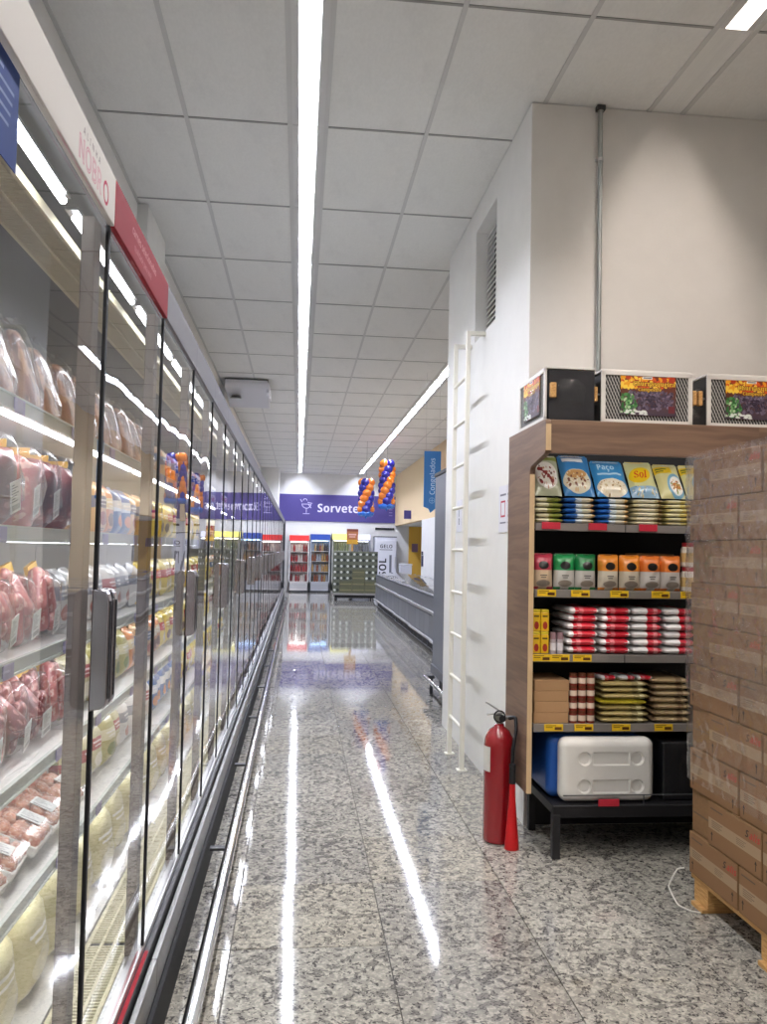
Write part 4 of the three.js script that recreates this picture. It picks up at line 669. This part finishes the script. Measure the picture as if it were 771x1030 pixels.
// ───────────────────────── upright drink coolers at the back ─────────────────────────
function uprightCooler(label, x0, x1, top, headMat, bodyMat, inside, glowCol, rowsN) {
  const w = x1 - x0, zc = -28.93, c = thing('drinks_cooler', label, 'cooler', [(x0 + x1) / 2, 0, zc]), d = 0.62, t = 0.045;
  mesh('cabinet', merge([rspan(-w / 2, -w / 2 + t, 0.06, top, -d / 2, d / 2), rspan(w / 2 - t, w / 2, 0.06, top, -d / 2, d / 2), rspan(-w / 2, w / 2, 0.06, 0.34, -d / 2, d / 2), rspan(-w / 2, w / 2, top - 0.2, top, -d / 2, d / 2 - 0.01), span(-w / 2, w / 2, 0.06, top, -d / 2, -d / 2 + 0.03)]), bodyMat, c);
  mesh('plinth', bx(w - 0.06, 0.06, d - 0.06, 0, 0.03, 0), M.darkGrey, c);
  mesh('header', rb(w - 0.02, 0.19, 0.03, 0.006, 0, top - 0.1, d / 2), headMat, c);
  mesh('vent_grille', merge([0, 1, 2, 3, 4].map((i) => bx(w - 0.1, 0.012, 0.006, 0, 0.13 + i * 0.035, d / 2 + 0.002))), S(0x9a9aa0, 0.5), c);
  for (let i = 0; i < rowsN; i++) mesh('shelf', bx(w - 2 * t, 0.012, d - 0.08, 0, 0.36 + i * (top - 0.6) / rowsN, 0), M.caseWhite, c);
  const lm = S(0xffffff, 0.4, { emissive: glowCol, emissiveIntensity: 5 });
  mesh('lamp_tube', cyl(0.012, w - 0.14, 10).rotateZ(Math.PI / 2), lm, c, [0, top - 0.24, d / 2 - 0.06]);
  const li = new THREE.RectAreaLight(glowCol, 9, w - 0.14, 0.03); li.name = 'cooler_light'; li.position.set(0, top - 0.256, d / 2 - 0.065); li.rotation.set(-Math.PI / 2 - 0.3, 0, 0); li.castShadow = true; c.add(li);
  const dr = new THREE.Group(); dr.name = 'door'; c.add(dr);
  mesh('frame', merge([span(-w / 2, -w / 2 + 0.035, 0.36, top - 0.21, d / 2, d / 2 + 0.025), span(w / 2 - 0.035, w / 2, 0.36, top - 0.21, d / 2, d / 2 + 0.025), span(-w / 2, w / 2, 0.34, 0.375, d / 2, d / 2 + 0.025), span(-w / 2, w / 2, top - 0.235, top - 0.2, d / 2, d / 2 + 0.025)]), bodyMat, dr);
  mesh('glass_pane', new THREE.PlaneGeometry(w - 0.06, top - 0.58), M.glass, dr, [0, (0.36 + top - 0.22) / 2, d / 2 + 0.012]);
  mesh('handle', rb(0.02, 0.35, 0.03, 0.005), M.alu, dr, [w / 2 - 0.03, 1.1, d / 2 + 0.035]);
  const dh = (top - 0.6) / rowsN, n = Math.floor((w - 2 * t) / 0.085), bp = proto('drink_bottle', 'bottle');
  const bh = dh * 0.78, prof = [[0, 0], [0.033, 0], [0.036, 0.01], [0.036, bh * 0.6], [0.014, bh * 0.85], [0.014, bh * 0.93], [0, bh * 0.93]].map((q) => new THREE.Vector2(...q));
  for (let i = 0; i < rowsN; i++) for (let k = 0; k < n; k++) {
    const p = proto('drink_bottle', 'bottle'); mesh('body', new THREE.LatheGeometry(prof, 10), pick(inside), p); mesh('cap', cyl(0.016, bh * 0.07, 10).translate(0, bh * 0.965, 0), pick(inside), p);
    place(p, `drink bottle, ${ORD[k]} from left, ${ORD[i]} shelf up in the ${label.split(',')[0]}`, [(x0 + x1) / 2 + (k - (n - 1) / 2) * 0.085, 0.3665 + i * dh, zc + d / 2 - 0.1], 0, `bottles in the ${label.split(',')[0]}`);
  }
}
seed = 606;
const redM = [S(0xa02028, 0.35), S(0x7c1a20, 0.35), S(0xc8bcb4, 0.35)], mixM = [S(0x8c4a28, 0.35), S(0x3a2a22, 0.35), S(0xb08a50, 0.35), S(0x9aa0a8, 0.35)];
const litHead = (c, e) => S(c, 0.4, { emissive: c, emissiveIntensity: e });
M.litRed = litHead(0xd83030, 0.5); M.litYellow = litHead(0xe8e070, 0.9); M.litBlue = litHead(0x2a4aa0, 0.25); M.litWhite = litHead(0xdadcf4, 0.8);
uprightCooler('red-topped drinks cooler, leftmost at the back wall', -0.33, 0.37, 1.98, M.litRed, S(0xd9d6d4, 0.4), redM, 0xfff2ee, 4);
uprightCooler('blue-topped drinks cooler, beside the red-topped one', 0.40, 1.10, 2.03, M.litBlue, S(0xb9bcc2, 0.4), mixM, 0x9cc8ff, 4);
uprightCooler('yellow-lit drinks cooler, behind the box pallet', 1.16, 1.82, 2.06, M.litYellow, S(0xb4b6b0, 0.4), [S(0x77805c, 0.4), S(0x5d6650, 0.4)], 0xfffbe0, 4);
uprightCooler('white-lit drinks cooler, right behind the box pallet', 1.86, 2.50, 2.05, M.litWhite, S(0x8f949c, 0.4), [S(0x4a5058, 0.4), S(0x6d7480, 0.4)], 0xf0f2ff, 4);
{ // ice freezer
  const c = thing('ice_freezer', 'white ice freezer with black lettering at the back wall', 'freezer', [3.04, 0, -28.9]), W = 0.78;
  mesh('cabinet', rb(W, 1.95, 0.66, 0.015, 0, 0.995, 0), S(0xdcdde6, 0.4), c);
  const d = mesh('door', rb(W - 0.05, 1.72, 0.04, 0.008, 0, 1.02, 0.345), S(0xe2e3ea, 0.4), c);
  mesh('lettering', new THREE.PlaneGeometry(W - 0.07, 1.7), S(0xffffff, 0.45, { map: canvasTex(300, 720, (g, w, h) => { g.fillStyle = '#e0e1e9'; g.fillRect(0, 0, w, h); g.fillStyle = '#23242c'; g.font = 'bold 74px sans-serif'; g.fillText('GELO', 60, 118); g.fillRect(58, 138, 190, 10); g.save(); g.translate(160, 560); g.rotate(-Math.PI / 2); g.font = 'bold 150px sans-serif'; g.fillText('SOL', 20, 0); g.restore(); g.fillStyle = '#6c6e78'; g.fillRect(205, 220, 34, 340); }) }), d, [0, 1.02, 0.3665]);
  mesh('handle', rb(0.025, 0.4, 0.04, 0.006, W / 2 - 0.06, 1.1, 0.385), M.alu, d); mesh('plinth', bx(W - 0.06, 0.04, 0.6, 0, 0.02, 0), M.darkGrey, c); mesh('top_trim', rb(W, 0.03, 0.66, 0.004, 0, 1.985, 0), M.darkGrey, c);
  const bin = thing('white_bin', 'plain white bin standing beside the ice freezer', 'bin', [3.72, 0, -28.4]);
  mesh('body', rb(0.42, 1.0, 0.42, 0.03, 0, 0.5, 0, 3), S(0xd6d8e0, 0.4), bin); mesh('lid', rb(0.44, 0.06, 0.44, 0.02, 0, 1.03, 0, 3), S(0xe2e3ea, 0.4), bin);
  one('wall_notice', 'small notice stuck on the yellow door', 'notice', bx(0.22, 0.3, 0.006), S(0x8a6a80, 0.6), [4.16, 1.62, -29.226]);
  const t = thing('soap_dispenser', 'dark blue hand sanitiser holder on the white wall edge', 'dispenser', [3.395, 1.1, -22.3]); mesh('body', rb(0.05, 0.3, 0.16, 0.01, 0, 0.15, 0), S(0x2c2c50, 0.4), t); mesh('nozzle', rb(0.04, 0.1, 0.06, 0.008, -0.01, 0.36, 0), S(0x24243a, 0.4), t);
}
// ───────────────────────── pallet of round-window boxes in the aisle ─────────────────────────
{
  const x0 = 1.04, x1 = 2.37, zf = -24.4, cart = thing('pallet_cart', 'low dark wheeled platform under the green box stack', 'cart', [(x0 + x1) / 2, 0, zf - 0.5]);
  mesh('platform', rb(1.38, 0.06, 1.04, 0.006, 0, 0.19, 0), S(0x8a8884, 0.5), cart); mesh('under_frame', bx(1.2, 0.1, 0.9, 0, 0.12, 0), M.black, cart);
  for (const x of [-0.55, 0.55]) for (const z of [-0.4, 0.4]) { const w = mesh('wheel', cyl(0.06, 0.04, 16).rotateZ(Math.PI / 2), M.black, cart, [x, 0.06, z]); mesh('hub', cyl(0.02, 0.046, 10).rotateZ(Math.PI / 2), M.alu, w); }
  const g1 = S(0x5d6152, 0.7), g2 = S(0x5e5e46, 0.7), wh = S(0xc6cac2, 0.4), dk = S(0x2f342c, 0.6), cw = 0.1895, ch = 0.178;
  const wp = proto('window_box', 'box'); mesh('box', rb(cw - 0.004, ch - 0.003, 0.5, 0.004, 0, ch / 2, -0.25), g1, wp); mesh('pale_disc', cyl(0.036, 0.006, 18).rotateX(Math.PI / 2), wh, wp, [-0.042, ch * 0.5, 0.001]); mesh('dark_disc', cyl(0.044, 0.006, 18).rotateX(Math.PI / 2), dk, wp, [0.045, ch * 0.5, 0.001]);
  const pp = proto('plain_box', 'box'); mesh('box', rb(2 * cw - 0.006, ch - 0.003, 0.5, 0.004, 0, ch / 2, -0.25), g2, pp); mesh('tape', bx(2 * cw - 0.04, 0.014, 0.002, 0, ch * 0.5, 0.001), S(0x8f8a60, 0.5), pp);
  for (let r = 0; r < 7; r++) {
    const y = 0.221 + r * ch, ry = ['bottom', 'second', 'third', 'fourth', 'fifth', 'sixth', 'top'][r];
    if (r < 2) for (let k = 0; k < 3; k++) place(pp, `plain olive box, ${['left', 'middle', 'right'][k]} one of the ${ry} row of the green box stack`, [x0 + cw * (2 + k * 2), y, zf], 0, 'plain boxes of the green stack');
    for (let k = r < 2 ? 0 : 0; k < 7; k++) {
      if (r < 2 && k > 0) continue;
      if ((r === 2 || r === 3) && (k === 3 || k === 4)) { if (k === 3) place(pp, `plain olive box in the middle of the ${ry} row of the green box stack`, [x0 + cw * 4, y, zf], 0, 'plain boxes of the green stack'); continue; }
      place(wp, `green box with pale disc, ${ORD[k]} from left in the ${ry} stack row`, [x0 + cw * (k + 0.5), y, zf], 0, 'round-window boxes of the green stack');
    }
  }
  const s = thing('poster_stand', 'orange poster board rising behind the green box stack', 'poster', [1.6, 1.4675, zf - 0.15]);
  mesh('post', rb(0.06, 0.25, 0.03, 0.004, 0, 0.125, 0), M.pine, s); mesh('board', rb(0.34, 0.46, 0.03, 0.004, 0, 0.44, 0), S(0xffffff, 0.5, { map: canvasTex(128, 160, (g, w, h) => { g.fillStyle = '#a8683c'; g.fillRect(0, 0, w, h); g.fillStyle = '#7c3a28'; g.fillRect(0, 0, w, 26); g.fillStyle = '#d8a8a0'; g.fillRect(20, 50, 88, 16); g.fillRect(28, 76, 70, 12); g.fillStyle = '#c8982c'; g.fillRect(0, 112, w, 48); }) }), s);
}
// ───────────────────────── balloon columns ─────────────────────────
function balloons(label, x, z, y0, y1, n) {
  const c = thing('balloon_column', label, 'balloons', [x, y0, z]), om = P(0xe07a24, 0.25, { clearcoat: 0.5 }), nm = P(0x29288a, 0.25, { clearcoat: 0.5 }), bm = P(0x1f63c0, 0.25, { clearcoat: 0.5 });
  const bg = new THREE.SphereGeometry(1, 16, 12); { const p = bg.attributes.position; for (let i = 0; i < p.count; i++) if (p.getY(i) < 0) { const k = 1 + p.getY(i) * 0.12; p.setXYZ(i, p.getX(i) * k, p.getY(i) * 1.08, p.getZ(i) * k); } bg.computeVertexNormals(); }
  const dy = (y1 - y0 - 0.3) / (n - 1);
  for (let i = 0; i < n; i++) for (let k = 0; k < 4; k++) {
    const a = -i * 0.55 + k * Math.PI / 2, r = 0.112; const m = mesh('balloon', bg, k % 2 ? nm : om, c, [Math.cos(a) * 0.105, 0.22 + i * dy, Math.sin(a) * 0.105], [0, 0, 0]); m.scale.setScalar(r);
  }
  for (let k = 0; k < 6; k++) { const a = k * Math.PI / 3; const m = mesh('foil_petal', bg, bm, c, [Math.cos(a) * 0.11, 0.11, Math.sin(a) * 0.11]); m.scale.set(0.095, 0.07, 0.095); }
  const m = mesh('foil_tip', new THREE.ConeGeometry(0.09, 0.14, 8).rotateX(Math.PI), bm, c, [0, 0.05, 0]);
  mesh('hanging_string', cyl(0.003, H - y1 + 0.2, 6), M.gasket, c, [0, (y1 - y0) - 0.2 + (H - y1 + 0.2) / 2, 0]);
}
balloons('shorter orange and navy balloon column hanging before the purple banner', 1.62, -20, 2.3, 3.25, 6);
balloons('taller orange and navy balloon column hanging beside the beige wall', 2.08, -19.6, 2.48, 3.68, 8);
// ───────────────────────── hanging sign ─────────────────────────
{
  const s = thing('hanging_sign', 'blue hanging sign with vertical white lettering and arrow tip', 'sign', [1.95, 2.1, -12.0]), W = 0.25, HH = 0.92;
  const sh = new THREE.Shape(); sh.moveTo(-W / 2, 0.09); sh.lineTo(-0.05, 0.06); sh.lineTo(-0.02, 0); sh.lineTo(0.05, 0.06); sh.lineTo(W / 2, 0.09); sh.lineTo(W / 2, HH); sh.lineTo(-W / 2, HH); sh.closePath();
  const g = new THREE.ExtrudeGeometry(sh, { depth: 0.012, bevelEnabled: false });
  mesh('board', g, S(0x3f7fc0, 0.5), s);
  mesh('lettering', new THREE.PlaneGeometry(W, HH - 0.1), S(0xffffff, 0.5, { map: canvasTex(160, 528, (g2, w, h) => { g2.fillStyle = '#3f7fc0'; g2.fillRect(0, 0, w, h); g2.save(); g2.translate(104, 420); g2.rotate(-Math.PI / 2); g2.fillStyle = '#d5e6f6'; g2.font = '68px sans-serif'; g2.fillText('Congelados', 0, 0, 370); g2.restore(); g2.strokeStyle = '#a8cbe8'; g2.lineWidth = 4; g2.beginPath(); g2.arc(80, 474, 26, 0, 7); g2.moveTo(80, 452); g2.lineTo(80, 496); g2.moveTo(60, 474); g2.lineTo(100, 474); g2.stroke(); }) }), s, [0, HH / 2 + 0.05, 0.0135]);
  for (const x of [-0.1, 0.1]) mesh('hanging_wire', cyl(0.0025, H - 2.1 - HH, 6), M.alu, s, [x, HH + (H - 2.1 - HH) / 2, 0.006]);
}
// ───────────────────────── island freezers ─────────────────────────
{
  const p = proto('island_freezer', 'freezer'), L = 2.5, W = 1.15, gm = S(0x757880, 0.35, { metalness: 0.35 }), dm = S(0x55585f, 0.45);
  mesh('tub', merge([rspan(0, 0.06, 0.14, 0.82, 0, -L), rspan(W - 0.06, W, 0.14, 0.82, 0, -L), span(0, W, 0.14, 0.3, 0, -L), span(0, W, 0.14, 0.82, 0, -0.05), span(0, W, 0.14, 0.82, -L + 0.05, -L)]), gm, p);
  mesh('rim', merge([rspan(-0.01, 0.09, 0.82, 0.86, 0, -L), rspan(W - 0.09, W + 0.01, 0.82, 0.86, 0, -L), rspan(0.09, W - 0.09, 0.82, 0.86, 0, -0.05), rspan(0.09, W - 0.09, 0.82, 0.86, -L + 0.05, -L)]), dm, p);
  for (let i = 0; i < 3; i++) { const l = mesh('glass_lid', (() => { const g = new THREE.PlaneGeometry(W - 0.14, 0.78, 10, 1), q = g.attributes.position; for (let k = 0; k < q.count; k++) q.setZ(k, 0.07 * (1 - (q.getX(k) / (W / 2 - 0.07)) ** 2)); g.computeVertexNormals(); return g.rotateX(-Math.PI / 2); })(), M.glass, p, [W / 2, 0.862, -0.45 - i * 0.8]); mesh('lid_frame', merge([bx(W - 0.14, 0.022, 0.03, 0, 0.01, 0.39), bx(W - 0.14, 0.022, 0.03, 0, 0.01, -0.39)]), M.alu, l); }
  mesh('mid_rail', rb(0.035, 0.05, L, 0.01, -0.02, 0.6, -L / 2), M.alu, p);
  for (let i = 0; i < 5; i++) mesh('side_panel', rb(0.012, 0.36, L / 5 - 0.012, 0.003, -0.006, 0.37, -(i + 0.5) * L / 5), S(i % 2 ? 0x7f828a : 0x767980, 0.35, { metalness: 0.3 }), p);
  mesh('lower_rail', rb(0.04, 0.035, L, 0.008, -0.05, 0.2, -L / 2), M.alu, p);
  mesh('plinth', bx(W - 0.1, 0.15, L, W / 2, 0.075, -L / 2), M.black, p);
  for (let i = 0; i < 5; i++) mesh('vent_frame', merge([bx(0.012, 0.1, 0.012, -0.03, 0.11, -(i + 0.02) * L / 5), bx(0.012, 0.012, L / 5 - 0.03, -0.03, 0.06, -(i + 0.5) * L / 5)]), gm, p);
  for (let i = 0; i < 4; i++) mesh('frozen_goods', rb(0.95, 0.3, 0.52, 0.03, W / 2, 0.451, -0.35 - i * 0.6), [S(0xc8c4c0, 0.5), S(0xa8bcd0, 0.5), S(0xd0b8a8, 0.5), S(0xb8c4a8, 0.5)][i], p);
  for (let k = 0; k < 5; k++) place(p, `${ORD[k]} grey island freezer with glass lids behind the white block`, [2.03 + k * 0.02, 0, -9.6 - k * 2.51], 0, 'island freezers');
}
// ───────────────────────── grey case standing behind the white block ─────────────────────────
{
  const c = thing('grey_cabinet', 'tall grey cabinet side standing just behind the white block', 'cabinet', [1.5, 0, -7.28]), gm = S(0x7d828c, 0.4, { metalness: 0.2 });
  mesh('side', rspan(0, 0.5, 0.2, 2.36, 0, -1.72, 0.01), gm, c); mesh('top_cap', rspan(-0.01, 0.51, 2.36, 2.4, 0, -1.73, 0.006), M.darkGrey, c); mesh('lower_trim', rspan(-0.02, 0.0, 0.2, 0.3, 0, -1.72, 0.004), S(0x60646c, 0.4), c); mesh('plinth', span(0.06, 0.46, 0, 0.2, -0.02, -1.6), M.black, c);
  const b = thing('corner_bumper', 'bent chrome bumper tube at the foot of the grey cabinet', 'rail', [1.42, 0, -8.0]);
  mesh('tube', tube([[0, 0.0, 0.3], [0, 0.12, 0.28], [-0.01, 0.17, 0.1], [-0.02, 0.18, -0.2], [-0.03, 0.18, -0.85]], 0.022, 60, 12), M.chrome, b);
  mesh('bracket', merge([bx(0.1, 0.03, 0.04, 0.02, 0.18, -0.8), bx(0.03, 0.18, 0.03, 0.04, 0.09, -0.8)]), M.darkGrey, b);
}
renderer.render(scene, camera);
